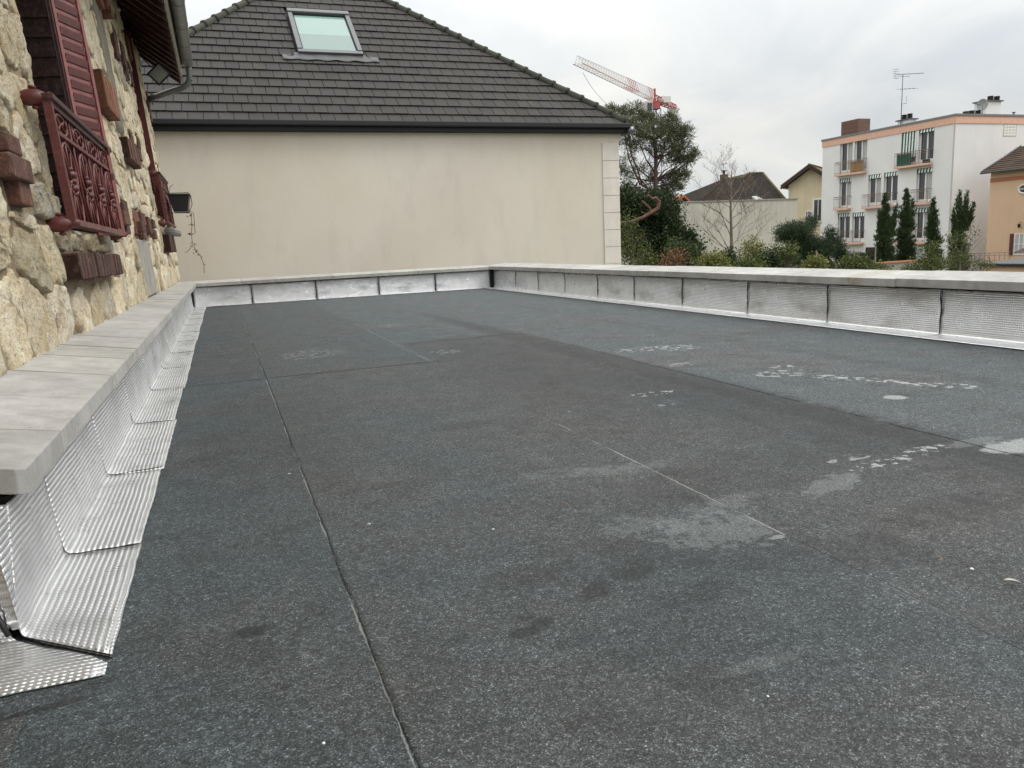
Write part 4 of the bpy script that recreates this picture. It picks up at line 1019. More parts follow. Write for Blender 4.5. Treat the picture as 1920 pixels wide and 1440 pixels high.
# skylight
def rbox(mb, x0, x1, d0, d1, o0, o1):
    return mb.hexa([rpn(x0, d0, o0), rpn(x1, d0, o0), rpn(x1, d1, o0), rpn(x0, d1, o0), rpn(x0, d0, o1), rpn(x1, d0, o1), rpn(x1, d1, o1), rpn(x0, d1, o1)])
mb = MB(); fw = .11
rbox(mb, SKX0+.03, SKX1-.03, SKD0+.03, SKD1-.05, .0, .03)
sk = mb.build('skylight', 'black', bh)
rbox(MB(), SKX0, SKX0+fw, SKD0+.091, SKD1-.171, .0, .13).build('frame', 'alu_dark', sk, False, .008); rbox(MB(), SKX1-fw, SKX1, SKD0+.091, SKD1-.171, .0, .13).build('frame', 'alu_dark', sk, False, .008)
rbox(MB(), SKX0+.0, SKX1, SKD0-.02, SKD0+.09, 0, .115).build('frame', 'alu_dark', sk, False, .01)
rbox(MB(), SKX0-.01, SKX1+.01, SKD1-.17, SKD1-.03, 0, .16).build('top_hood', 'alu_dark', sk, False, .03)
rbox(MB(), SKX0+fw, SKX1-fw, SKD0+.092, SKD1-.172, .032, .065).build('sash', 'black', sk)
rbox(MB(), SKX0+fw+.035, SKX1-fw-.035, SKD0+.13, SKD0+.74, .066, .075).build('pane', 'skylight_low', sk)
rbox(MB(), SKX0+fw+.035, SKX1-fw-.035, SKD0+.743, SKD1-.22, .066, .075).build('pane', 'skylight_glass', sk)
mb = MB(); nx_ = 30; P = np.zeros((nx_, 5, 3))
for i in range(nx_):
    for j in range(5):
        x = 1.90+(4.20-1.90)*i/(nx_-1); wd = 1.0 if 2.2 < x < 3.9 else .45
        dd = SKD0+.02-(.26+.02*math.sin(i*1.1)+.015*nz(x*5, 1, 1))*(1-j/4)
        if wd < 1: dd = min(dd, SKD0-.10+.0*j) if j == 4 else dd
        P[i, j] = rpn(x, dd, .052+.006*math.sin(i*.9+j))
gridmesh('flashing', P, 'lead', bh, None, True, .004)

# ================================================================== VEGETATION HELPERS
def cloud(ells, per, clump, sub):
    """clumpy point cloud inside ellipsoids: list of (centre, (rx,ry,rz), weight)"""
    out_ = []; dirs = []
    for (c, r_, w) in ells:
        n = max(1, int(per*w))
        q_ = rng.normal(size=(n, 3)); q_ /= np.linalg.norm(q_, axis=1, keepdims=True); rad = rng.random((n, 1))**(1/2.2)
        cs = np.array(c)+q_*rad*np.array(r_)
        for k in range(n):
            m = rng.integers(int(sub*.6), int(sub*1.4)+1)
            out_.append(cs[k]+rng.normal(0, clump, (m, 3))); dirs.append(np.repeat((q_[k]*.8)[None], m, 0))
    return np.concatenate(out_), np.concatenate(dirs)
def pxe(px, py, Y, rpx, rpy, depth=None):     # ellipsoid sized like a patch seen at distance Y
    c = at(px, py, Y); k = Y/FPX*1.02; return (c, (rpx*k, depth if depth else max(rpx, rpy)*k, rpy*k))
def tree(name, label, cat, base, trunk_path, trunk_r, ells, per, clump, sub, leaf, lmat, bmat='dark_bark', aspect=.3, up=.5, group=None, branches=True, spread=1.0, limbs=()):
    t = empty(name, tuple(base), label, cat, group)
    if trunk_path is not None:
        mb = MB(); mb.tube(trunk_path, trunk_r, 8)
        tp = [np.array(p) for p in trunk_path]
        for (path, r0, r1) in limbs: mb.tube(path, list(np.linspace(r0, r1, len(path))), 7)
        if branches:
            for (c, r_, w) in ells:
                c = np.array(c); j = min(range(len(tp)), key=lambda k: np.linalg.norm(tp[k]-c)+max(0, tp[k][2]-c[2]+.3)*3)
                for _ in range(2+int(w)):
                    e = c+rng.normal(size=3)*np.array(r_)*.5; a = tp[j]; L = np.linalg.norm(e-a)
                    m1 = a+(e-a)*.4+rng.normal(size=3)*L*.05+np.array([0, 0, -.04*L]); m2 = a+(e-a)*.75+rng.normal(size=3)*L*.05
                    r0 = min(trunk_r[j]*.55, .012*L+.012); mb.tube([a, m1, m2, e], [r0, r0*.7, r0*.4, r0*.15], 5)
                    for _k in range(5):
                        f = rng.uniform(.4, 1); s0 = a+(e-a)*f+rng.normal(size=3)*.03; e2 = s0+rng.normal(size=3)*np.array(r_)*.55+np.array([0, 0, .12]); mb.tube([s0, (s0+e2)/2+rng.normal(size=3)*.03, e2], [r0*.35, r0*.25, r0*.08], 4)
        mb.build('trunk', bmat, t, True)
    pts, dr = cloud(ells, per, clump, sub)
    dr = dr+np.array([0, 0, up]); leaves('crown', pts, leaf, lmat, t, aspect, dr, spread)
    return t

# --- pine beside the beige house
Y = 25.0
E_ = [pxe(1152, 214, Y, 26, 16), pxe(1190, 212, Y+.5, 28, 17), pxe(1214, 224, Y, 18, 14), pxe(1256, 228, Y, 22, 17), pxe(1172, 240, Y, 40, 18), pxe(1215, 245, Y-.5, 40, 20),
      pxe(1255, 250, Y, 32, 20), pxe(1284, 252, Y, 17, 20), pxe(1245, 278, Y, 40, 18), pxe(1278, 282, Y, 22, 18), pxe(1190, 270, Y, 36, 16), pxe(1175, 300, Y+.4, 22, 22), pxe(1262, 300, Y, 26, 10),
      pxe(1170, 335, Y, 20, 22), pxe(1205, 318, Y+.8, 22, 14), pxe(1288, 300, Y, 22, 11), pxe(1304, 290, Y, 9, 9), pxe(1272, 335, Y, 24, 16), pxe(1258, 352, Y, 26, 14), pxe(1280, 325, Y, 14, 12), pxe(1225, 340, Y+.4, 22, 18), pxe(1215, 365, Y, 24, 14), pxe(1180, 365, Y, 24, 18), pxe(1240, 372, Y, 24, 14)]
W_ = [1.1, 1.1, .8, 1, 1.4, 1.4, 1.3, .9, 1.1, .8, 1.0, .45, .7, .4, .35, .65, .35, .8, .9, .4, .35, .7, .8, .9]
E_ = [(c, r_, w) for (c, r_), w in zip(E_, W_)]
P_ = lambda x, y, dy=0: at(x, y, Y+dy)
tr = [P_(1225, 700), P_(1226, 520), P_(1228, 430), P_(1229, 385), P_(1229, 340), P_(1230, 300), P_(1226, 262), P_(1222, 225)]
limbs = [([P_(1228, 345), P_(1250, 330), P_(1275, 315), P_(1300, 300)], .03, .01), ([P_(1228, 360), P_(1200, 345), P_(1180, 300), P_(1170, 250)], .05, .012), ([P_(1229, 320), P_(1245, 285), P_(1270, 262)], .035, .015),
         ([P_(1229, 325), P_(1212, 300), P_(1196, 262)], .03, .012), ([P_(1205, 350), P_(1196, 320), P_(1182, 285), P_(1178, 240)], .035, .015), ([P_(1215, 352), P_(1190, 325), P_(1165, 318)], .03, .015),
         ([P_(1229, 300), P_(1250, 290), P_(1290, 275)], .04, .01), ([P_(1230, 350), P_(1255, 345), P_(1280, 335)], .04, .01)]
pine = tree('pine_tree', 'tall pine with an airy flat-topped crown right of the beige house', 'tree', (tr[0][0], tr[0][1], -3), tr, [.16, .14, .12, .10, .08, .06, .04, .02], E_, 78, .055, 18, .14, 'needles', 'dark_pine_bark', .13, .75, limbs=limbs, spread=.8)
mb = MB(); mb.tube([P_(x_, y_, -2.6) for x_, y_ in [(1150, 418), (1180, 416), (1205, 408), (1222, 398), (1234, 390), (1236, 378), (1229, 371), (1222, 373), (1216, 366), (1210, 370)]], [.03, .04, .055, .065, .065, .06, .05, .04, .03, .015], 9)
mb.tube([P_(x_, y_, -2.6) for x_, y_ in [(1215, 404), (1220, 392), (1213, 385), (1204, 376)]], [.055, .045, .04, .02], 8)
tag(mb.build('branch', 'pine_bark', pine, True), 'thick reddish looped branch low on the pine')
# --- dark evergreen mass below the pine
Y = 24.0
E_ = [(*pxe(1215, 395, Y, 40, 22), 1.6), (*pxe(1170, 385, Y, 22, 30), 1.0), (*pxe(1235, 425, Y, 42, 30), 2), (*pxe(1250, 395, Y+.5, 16, 26), .8), (*pxe(1220, 460, Y, 55, 34), 2.6), (*pxe(1275, 452, Y, 24, 22), .9), (*pxe(1296, 462, Y, 16, 7), .3), (*pxe(1265, 480, Y, 36, 24), 1.4), (*pxe(1190, 430, Y+.5, 40, 28), 1.2)]
b = at(1225, 500, Y)
tree('evergreen_tree', 'dark dense evergreen filling the space under the pine', 'tree', (b[0], b[1], -3), [(b[0], b[1], -3), (b[0], b[1], -1), (b[0]+.1, b[1], .5), (b[0]+.1, b[1], 1.6)], [.16, .14, .1, .04], E_, 230, .16, 22, .10, 'ivy', 'dark_bark', .55, .3)
# --- lighter sprawling shrub beside the quoins
Y = 21.0
E_ = [(*pxe(1180, 440, Y, 24, 26), .8), (*pxe(1165, 470, Y, 20, 30), .8), (*pxe(1200, 478, Y, 28, 24), .9), (*pxe(1175, 412, Y, 22, 8), .25), (*pxe(1222, 492, Y, 22, 14), .5)]
b = at(1185, 500, Y)
tree('shrub', 'twiggy yellow-green shrub beside the corner of the beige house', 'shrub', (b[0], b[1], -3), [(b[0], b[1], -3), (b[0], b[1], -.8), (b[0], b[1]-.1, .4)], [.05, .04, .02], E_, 75, .14, 9, .075, 'leaf_green', 'bark', .55, .3)
# --- rusty shrub
Y = 20.0
E_ = [(*pxe(1268, 483, Y, 18, 16), 1), (*pxe(1250, 490, Y, 12, 12), .5)]
b = at(1268, 510, Y)
tree('shrub', 'low shrub with rusty orange-brown leaves beside the green bushes', 'shrub', (b[0], b[1], -3), [(b[0], b[1], -3), (b[0], b[1], 0)], [.04, .02], E_, 60, .10, 9, .06, 'leaf_rust', 'bark', .6, .3)
b = at(1285, 510, 20.6)
tree('shrub', 'mid green bush behind the rusty shrub', 'shrub', (b[0], b[1], -3), [(b[0], b[1], -3), (b[0], b[1], 0)], [.04, .02], [(*pxe(1290, 480, 20.8, 24, 18), 1), (*pxe(1265, 468, 21, 14, 10), .4)], 150, .12, 14, .08, 'leaf_mid', 'bark', .55, .3)
for (x, y_, rx, ry, Yd, mt, lab, n) in [(1335, 490, 28, 16, 19, 'leaf_yellow', 'light yellow-green bush left of the bare tree trunk', 1.1), (1368, 485, 16, 20, 22, 'ivy', 'small dark bush behind the bare tree trunk', .7),
                                    (1412, 470, 20, 30, 22, 'leaf_yellow', 'tall thin yellow-green shrub right of the bare tree', .8), (1405, 497, 34, 14, 20, 'leaf_green', 'low loose bush right of the bare tree trunk', .9),
                                    (1450, 485, 34, 22, 21, 'ivy', 'dark glossy bush between the bare tree and the spreading pine', 1.4), (1478, 470, 18, 22, 20, 'leaf_green', 'arching light green shrub in front of the spreading pine', .45),
                                    (1530, 495, 20, 16, 18, 'leaf_yellow', 'pale bush in front of the spreading pine', .7), (1600, 498, 36, 14, 18, 'leaf_green', 'low green bush just right of the spreading pine', 1.1), (1640, 505, 30, 8, 19, 'leaf_green', 'low strip of green shrub in front of the leftmost cypress', .6)]:
    b = at(x, 515, Yd)
    tree('shrub', lab, 'shrub', (b[0], b[1], -3), [(b[0], b[1], -3), (b[0], b[1], -.6), (b[0], b[1], .2)], [.04, .03, .015], [(*pxe(x, y_, Yd, rx, ry), n), (*pxe(x+rx*.4, y_+ry*.4, Yd, rx*.7, ry*.8), n*.5), (*pxe(x-rx*.4, y_+ry*.5, Yd, rx*.7, ry*.8), n*.5)], 90, .10, 13, .075, mt, 'bark', .5, .3)
# --- spreading dark pine / juniper
Y = 30.0
E_ = [(*pxe(1490, 432, Y, 40, 14), 1.5), (*pxe(1475, 444, Y, 26, 10), .8), (*pxe(1520, 420, Y, 10, 14), .4), (*pxe(1500, 452, Y, 34, 14), 1.3), (*pxe(1530, 470, Y, 42, 22), 2.2), (*pxe(1562, 462, Y, 24, 18), 1.2), (*pxe(1557, 440, Y, 12, 12), .3), (*pxe(1500, 485, Y, 40, 18), 1.6), (*pxe(1575, 478, Y, 16, 12), .7)]
P_ = lambda x, y: at(x, y, Y)
tree('pine_tree', 'low spreading dark pine in layers in front of the cream house', 'tree', (P_(1558, 500)[0], Y, -3), [P_(1568, 640), P_(1566, 520), P_(1560, 500), P_(1552, 486), P_(1540, 470), P_(1520, 450)], [.2, .17, .16, .14, .10, .05], E_, 150, .11, 20, .15, 'needles_dark', 'dark_bark', .14, .7, spread=.8)
# --- cypresses
def cypress(px, top, wpx, Yd, lab, spikes=()):
    b = at(px, 520, Yd); base = (b[0], b[1], -3)
    es = []
    def plume(x0, t0, x1, b1, w_, wt):
        n = int((b1-t0)/4.2)
        for k in range(n):
            f = k/(n-1); y_ = t0+(b1-t0)*f; w = w_*.5*min(1, f*2.0+.05)**.8*(1 if f < .7 else 1-(f-.7)*.6)
            x = x0+(x1-x0)*f+random.uniform(-.22, .22)*w
            es.append((*pxe(x, y_, Yd, w*.85, 5, w*Yd/FPX), (.10+.9*f)*wt))
    plume(px, top, px, 520, wpx, 1.5)
    for (sx, st, sb, sw) in spikes: plume(sx, st, sx+(px-sx)*.5, sb, sw*1.1, .5)
    c0 = at(px, 505, Yd); c1 = at(px, top+25, Yd)
    t = tree('cypress_tree', lab, 'tree', base, [base, tuple(c0), tuple(c1)], [.14, .10, .02], es, 60, .045, 14, .12, 'cypress', 'dark_bark', .24, 2.2, 'columnar cypresses in front of the white apartment block', False, .6)
cypress(1660, 366, 44, 36, 'leftmost columnar cypress, a single plume in front of the white block', [(1681, 385, 440, 12), (1648, 398, 450, 12)])
cypress(1699, 358, 44, 36, 'second columnar cypress from the left, with a side spire on its right', [(1712, 376, 430, 16)])
cypress(1750, 376, 38, 37, 'third columnar cypress from the left, a slim plume partly behind leafy shrubs', [(1742, 400, 440, 10)])
cypress(1797, 408, 46, 33, 'rightmost cypress, with three separate pointed tops', [(1800, 361, 425, 20), (1815, 363, 430, 16), (1826, 382, 430, 14), (1788, 395, 440, 12)])
# --- leafy shrubs in the front right
Y = 15.0
b = at(1745, 520, Y)
tree('shrub', 'loose yellow-green shrub in front of the third cypress', 'shrub', (b[0], b[1], -3), [(b[0], b[1], -3), (b[0], b[1], -.5), at(1745, 480, Y)], [.05, .04, .015],
     [(*pxe(1745, 470, Y, 22, 24), .8), (*pxe(1735, 495, Y, 40, 16), 1.3), (*pxe(1765, 495, Y, 36, 16), 1.1), (*pxe(1708, 503, Y, 18, 10), .4)], 95, .06, 9, .05, 'leaf_green', 'bark', .55, .3)
b = at(1800, 520, 14)
mbp = [(*pxe(1790, 455, 14, 26, 26), .45), (*pxe(1800, 485, 14, 36, 20), 1.1), (*pxe(1840, 498, 14, 30, 11), .45), (*pxe(1822, 440, 14, 14, 20), .12)]
rs = tree('shrub', 'arching rose-like shrub with long bare shoots near the right end of the parapet', 'shrub', (b[0], b[1], -3), [(b[0], b[1], -3), (b[0], b[1], -.5), at(1800, 480, 14)], [.04, .03, .015], mbp, 90, .05, 9, .042, 'leaf_green', 'bark', .55, .3)
mb = MB()
for (pts_) in [[(1800, 505), (1815, 460), (1832, 430), (1838, 412)], [(1800, 505), (1822, 470), (1842, 448), (1848, 446)], [(1805, 505), (1835, 485), (1855, 490), (1870, 505)], [(1790, 500), (1785, 460), (1778, 440)], [(1800, 505), (1850, 478), (1862, 496), (1880, 503)]]:
    mb.tube([at(x, y_, 14) for x, y_ in pts_], [.012, .009, .006, .003], 5)
mb.build('shoots', 'bark', rs, True)
# --- bare tree
bt = empty('bare_tree', tuple(np.array([at(1372, 500, 27)[0], 27, -3])), 'leafless young tree with thin branches in front of the grey wall', 'tree')
Y = 27.0; P_ = lambda x, y, dy=0: at(x, y, Y+dy)
tmb = MB(); tmb.tube([P_(1373, 640), P_(1373, 500), P_(1372, 470), P_(1371, 430), P_(1370, 390), P_(1371, 355), P_(1372, 320), P_(1376, 303)], [.10, .075, .07, .055, .045, .03, .016, .006], 8)
tmb.build('trunk', 'bark', bt, True)
bmb = MB(); rr = random.Random(5)
def twig(p, d, L, r, depth):
    pts_ = [np.array(p)]; q_ = np.array(p); d = np.array(d, float); seg = 4
    for k in range(seg):
        d = d+np.array([rr.gauss(0, .07), rr.gauss(0, .08), rr.gauss(.05, .05)]); d /= np.linalg.norm(d); q_ = q_+d*L/seg; pts_.append(q_)
        if depth > 0:
            for _ in range(2 if depth < 3 else 1):
                if rr.random() < .85:
                    s_ = rr.choice((-1, 1)); side = np.array([s_*rr.uniform(.4, .9), rr.uniform(-.6, .6), rr.uniform(-.1, .5)]); twig(q_, d*.8+side, L*rr.uniform(.35, .6), r*.5, depth-1)
    bmb.tube(pts_, list(np.linspace(r, r*.35, seg+1)), 5 if depth > 1 else 4, False)
for (x, y_, ex, ey, r) in [(1372, 478, 1345, 440, .035), (1372, 480, 1410, 450, .035), (1371, 445, 1352, 400, .03), (1372, 430, 1405, 405, .03), (1370, 420, 1335, 395, .026), (1371, 400, 1398, 365, .028), (1370, 380, 1345, 345, .022),
                         (1371, 375, 1392, 350, .022), (1371, 355, 1352, 325, .018), (1371, 350, 1385, 322, .018), (1372, 470, 1330, 455, .03), (1372, 460, 1400, 440, .028), (1372, 335, 1365, 312, .012), (1372, 410, 1420, 378, .024), (1371, 390, 1325, 372, .02)]:
    a = P_(x, y_); e = P_(ex, ey, rr.uniform(-1.2, 1.2)); d_ = e-a; L = np.linalg.norm(d_); twig(a, d_/L, L*1.3, r*.72, 3)
tag(bmb.build('branches', 'bark', bt, True), kind='stuff')
pts = np.array([v for v in bmb.v[::97]]); tag(leaves('seed_pods', pts[:500], .045, 'leaf_rust', bt, .5), kind='stuff')

# ================================================================== APARTMENT BLOCK
AY = 40.0; k_ = AY/55.0
AX = on_plane(1793, 213, 1, AY)[0]; AT = on_plane(1793, 213, 1, AY)[2]
ab = empty('apartment_block', (AX+5, AY+6, -3), 'white four-storey apartment block with salmon cornice and small balconies', 'apartment block')
AL = on_plane(1543, 262, 0, AX)[1]
def fq(px, py): p = on_plane(px, py, 0, AX); return p[1], p[2]
def cz(cx, cy): return fq(1540+cx/4.8, 170+cy/4.8)
wins = [((170, 475), (275, 755), 'p'), ((300, 450), (405, 745), 'p'), ((725, 375), (845, 690), 'long'), ((880, 345), (1003, 660), 'val'), ((165, 795), (262, 1075), 'val'), ((425, 760), (530, 1050), 'val'), ((565, 740), (678, 1035), 'val'),
        ((860, 705), (985, 1025), 'val'), ((150, 1105), (250, 1370), 'val'), ((280, 1100), (380, 1375), 'val'), ((690, 1075), (800, 1380), 'val'), ((845, 1060), (965, 1375), 'val')]
rects = []
for a, b, kd in wins:
    y1_, zt = cz(*a); y0_, zb = cz(*b); yb2, zt2 = cz(b[0], a[1]); rects.append((min(y0_, y1_), max(y0_, y1_), zb+.03, zt, kd))
# facade built as cells around the openings (recess 0.22)
ysl = sorted(set([AY, AL]+[r_[0] for r_ in rects]+[r_[1] for r_ in rects])); zsl = sorted(set([-3.0, AT-.62]+[r_[2] for r_ in rects]+[r_[3] for r_ in rects]))
mb = MB()
for i in range(len(ysl)-1):
    run = None
    for j in range(len(zsl)-1):
        yc, zc = (ysl[i]+ysl[i+1])/2, (zsl[j]+zsl[j+1])/2
        hole = any(r_[0] < yc < r_[1] and r_[2] < zc < r_[3] for r_ in rects)
        if hole:
            if run is not None: mb.box(AX, AX+.25, ysl[i], ysl[i+1], run, zsl[j]); run = None
        elif run is None: run = zsl[j]
    if run is not None: mb.box(AX, AX+.25, ysl[i], ysl[i+1], run, zsl[-1])
mb.box(AX+.55, AX+11, AY+.002, AL, -3, AT-.62); mb.box(AX+.25, AX+11, AY+.0, AY+.25, -3, AT-.62)
mb.build('wall', 'white_wall', ab)
MB().box(AX-.05, AX+11, AY-.05, AL+.05, AT-.62, AT-.14).build('cornice_band', 'pink', ab)
MB().box(AX-.10, AX+11.1, AY-.10, AL+.1, AT-.138, AT).build('roof_edge', 'zinc', ab)
MB().box(AX-.03, AX-.004, AY+.02, AY+.10, -3, AT-.7).build('downpipe', 'grey_wall', ab)
def win(par, y0, y1, z0, z1, kd):
    mb = MB().box(AX+.20, AX+.22, y0+.01, y1-.01, z0, z1); w = mb.build('window', 'glass', par)
    mb = MB(); x0_, x1_ = AX+.14, AX+.199
    for (a, b) in ((y0+.02, y0+.09), ((y0+y1)/2-.05, (y0+y1)/2+.05), (y1-.09, y1-.02)): mb.box(x0_, x1_, a, b, z0, z1)
    mb.box(x0_+.002, x1_-.002, y0+.02, y1-.02, z1-.08, z1-.005); mb.box(x0_+.002, x1_-.002, y0+.02, y1-.02, z0, z0+.38)
    mb.build('frame', 'white', w)
    if random.random() < .75:
        mb = MB(); ya = y0+.09 if random.random() < .5 else (y0+y1)/2+.05; mb.box(AX+.1985, AX+.1995, ya, ya+(y1-y0)*.5-.15, z0+.4, z1-.08); mb.build('curtain', 'curtain', w)
    if kd in ('val', 'long'):
        ln = .30 if kd == 'val' else (z1-z0)*.72; n = 10; sw = (y1-y0-.06)/n
        aw = MB().box(AX+.03, AX+.06, y0+.02, y1-.02, z1-.07, z1-.005).build('awning', 'green_cloth', w)
        for q_ in range(n):
            ya = y0+.03+q_*sw; mb = MB(); mb.prism([(AX+.04, ya, z1-.03), (AX+.04, ya+sw*.98, z1-.03), (AX-.02, ya+sw*.98, z1-ln), (AX-.02, ya, z1-ln)], (-.01, 0, 0))
            mb.build('stripe', 'green_cloth' if q_ % 2 else 'white_cloth', aw) if False else None
            MB().prism([(AX+.04, ya, z1-.03), (AX+.04, ya+sw*.98, z1-.03), (AX-.02, ya+sw*.98, z1-ln), (AX-.02, ya, z1-ln)], (-.01, 0, 0)).build('awning_stripe', 'green_cloth' if q_ % 2 else 'white_cloth', ab)
for r_ in rects: win(ab, *r_)
def balcony(ca, cb, extra=None):
    # ca: slab left-bottom px in crop, cb: slab right-bottom ; rail height 0.95
    ya, za = cz(*ca); yb, zb = cz(*cb); z = (za+zb)/2
    y0_, y1_ = min(ya, yb), max(ya, yb)
    bo = MB().box(AX-.42, AX-.002, y0_, y1_, z, z+.14).build('balcony', 'pink', ab)
    mb = MB(); X_ = AX-.38; zt = z+1.08
    mb.box(X_-.02, X_+.02, y0_, y1_, zt-.04, zt); mb.box(X_-.012, X_+.012, y0_, y1_, zt-.20, zt-.17); mb.box(X_-.012, X_+.012, y0_, y1_, z+.20, z+.23)
    mb.box(X_+.02, AX-.003, y0_, y0_+.03, zt-.04, zt); mb.box(X_+.02, AX-.003, y1_-.03, y1_, zt-.04, zt)
    mb.build('handrail', 'rail', bo)
    n = int((y1_-y0_)/.13)
    for q_ in range(n+1):
        yy = y0_+.015+(y1_-y0_-.03)*q_/n; w_ = .022 if q_ % 6 == 0 else .011; MB().box(X_-w_*.5, X_+w_*.5, yy-w_*.5, yy+w_*.5, z+.14, zt-.045).build('baluster', 'rail', bo) if y1_-y0_ > 0 else None
    return bo, y0_, y1_, z
b1 = balcony((150, 770), (410, 745)); X_ = AX-.34
yy0, zz0 = cz(408, 735); yy1, _ = cz(288, 740)
for k in range(8):
    w_ = (yy1-yy0)/8; MB().box(X_, X_+.02, yy0+k*w_+.01, yy0+(k+1)*w_-.01, b1[3]+.16, b1[3]+.98).build('screen_board', 'cane', b1[0])
b2 = balcony((690, 700), (1003, 672))
yy0, _ = cz(835, 680); yy1, _ = cz(708, 680); MB().box(X_-.0, X_+.02, yy0, yy1, b2[3]+.16, b2[3]+1.0).build('cloth_screen', 'green_cloth', b2[0])
yy0, _ = cz(985, 660); MB().box(X_, X_+.25, yy0, yy0+.4, b2[3]+.16, b2[3]+.40).build('planter_box', 'black', b2[0])
balcony((140, 1080), (268, 1072)); balcony((395, 1065), (682, 1045)); balcony((828, 1030), (990, 1018)); balcony((130, 1385), (385, 1382)); balcony((660, 1385), (965, 1380))
ya, zt = cz(400, 1410); yb, _ = cz(505, 1410); MB().box(AX-.02, AX+.02, min(ya, yb), max(ya, yb), -3, zt).build('garage_door', 'dark_wood', ab)
ya, zt = cz(830, 1425); yb, _ = cz(915, 1425); MB().box(AX-.02, AX-.003, min(ya, yb), max(ya, yb), zt-1.0, zt).build('window', 'curtain', ab)
# glass-block window on the gable side
pA = on_plane(1883, 233, 1, AY); pB = on_plane(1904, 255, 1, AY); gx0, gx1, gz1, gz0 = pA[0], pB[0], pA[2], pB[2]
gb = MB().box(gx0-.06, gx1+.06, AY-.004, AY+.05, gz0-.06, gz1+.06).build('glass_block_window', 'grey_wall', ab)
for i in range(4):
    for j in range(4):
        wx, wz = (gx1-gx0)/4, (gz1-gz0)/4; MB().box(gx0+i*wx+.02, gx0+(i+1)*wx-.02, AY-.012, AY-.0045, gz0+j*wz+.02, gz0+(j+1)*wz-.02).build('glass_block', 'white', gb)
# rooftop chimneys
p = on_plane(1592, 250, 0, AX+1.0); p0 = on_plane(1577, 250, 0, AX+1.0); p1 = on_plane(1609, 244, 0, AX+1.0); zt = on_plane(1592, 226, 0, AX+1.0)[2]
MB().box(AX+1, AX+2.2, p1[1], p0[1], AT-.0, zt).build('chimney', 'chimney_brick', ab)
def chim(px0, px1, ptop, pbase, dx, npot, ph):
    a = on_plane(px0, pbase, 0, AX+dx); b = on_plane(px1, pbase, 0, AX+dx); zt = on_plane((px0+px1)/2, ptop, 0, AX+dx)[2]
    y0_, y1_ = b[1], a[1]
    c = MB().box(AX+dx, AX+dx+.7, y0_, y1_, AT-.3, zt).build('chimney', 'white_wall', ab)
    MB().box(AX+dx-.12, AX+dx+.82, y0_-.12, y1_+.12, zt+.002, zt+.08).build('cap', 'lead', c)
    for k in range(npot):
        yy = y0_+(y1_-y0_)*(k+.5)/npot; mb = MB()
        for s_ in range(4): mb.tube([(AX+dx+.35, yy, zt+.08+ph*s_/4+.01), (AX+dx+.35, yy, zt+.08+ph*(s_+.75)/4)], [.17, .21], 10)
        mb.tube([(AX+dx+.35, yy, zt+.08), (AX+dx+.35, yy, zt+.08+ph)], .13, 8); mb.build('chimney_pot', 'pot', c, True)
    return c
chim(1683, 1704, 226, 232, 1.5, 2, .38)
# big white stack set on the gable side
def at_s(px, py, dY=1.5): return on_plane(px, py, 1, AY+dY)
a = at_s(1848, 208); b = at_s(1876, 208); zt = at_s(1860, 190)[2]
c = MB().box(a[0], b[0], AY+1.5, AY+2.4, AT-.3, zt).build('chimney', 'white_wall', ab); MB().box(a[0]-.12, b[0]+.12, AY+1.38, AY+2.5, zt+.002, zt+.08).build('cap', 'lead', c)
for px in (1857, 1869):
    q_ = at_s(px, 185, 1.9); mb = MB()
    for s_ in range(4): mb.tube([(q_[0], q_[1], zt+.09+.09*s_), (q_[0], q_[1], zt+.16+.09*s_)], [.17, .21], 10)
    mb.build('chimney_pot', 'pot', c, True)
for px, pw, hh in ((1811, 10, .25), (1822, 11, .35), (1834, 10, .40)):
    q_ = at_s(px, 208, 1.2); mb = MB().tube([(q_[0], q_[1], AT-.1), (q_[0], q_[1], AT+hh*.6)], .12, 8)
    for s_ in range(3): mb.tube([(q_[0], q_[1], AT+.12+hh*.3*s_), (q_[0], q_[1], AT+.22+hh*.3*s_)], [.16, .20], 10)
    mb.build('vent', 'pot', ab, True)
q_ = at_s(1901, 208, 1.5); MB().tube([(q_[0], q_[1], AT-.1), (q_[0], q_[1], AT+.38), (q_[0], q_[1], AT+.39), (q_[0], q_[1], AT+.45)], [.05, .05, .12, .12], 8).build('vent', 'lead', ab)
# satellite dish
q_ = at_s(1842, 197, .8); dish = empty('satellite_dish', (q_[0], q_[1], AT), 'grey satellite dish beside the white rooftop chimney', 'satellite dish')
mb = MB(); 
for s_ in range(6):
    pass
nrm = np.array([-.75, -.6, .25]); nrm /= np.linalg.norm(nrm); uu = np.cross(nrm, [0, 0, 1.]); uu /= np.linalg.norm(uu); ww = np.cross(uu, nrm)
Pd = np.zeros((7, 25, 3))
for i in range(7):
    for j in range(25):
        r_ = .42*i/6; Pd[i, j] = q_+uu*r_*.8*math.cos(j/24*2*math.pi)+ww*r_*math.sin(j/24*2*math.pi)+nrm*(.5*r_*r_)
gridmesh('dish', Pd, 'zinc', dish, None, True, .015)
MB().tube([q_-nrm*.02, q_-nrm*.15, (q_[0]+.1, q_[1]+.05, AT-.05)], .025, 6).build('mount', 'lead', dish, True)
MB().tube([q_-ww*.4, q_+nrm*.4], .012, 5).build('feed_arm', 'lead', dish, True)
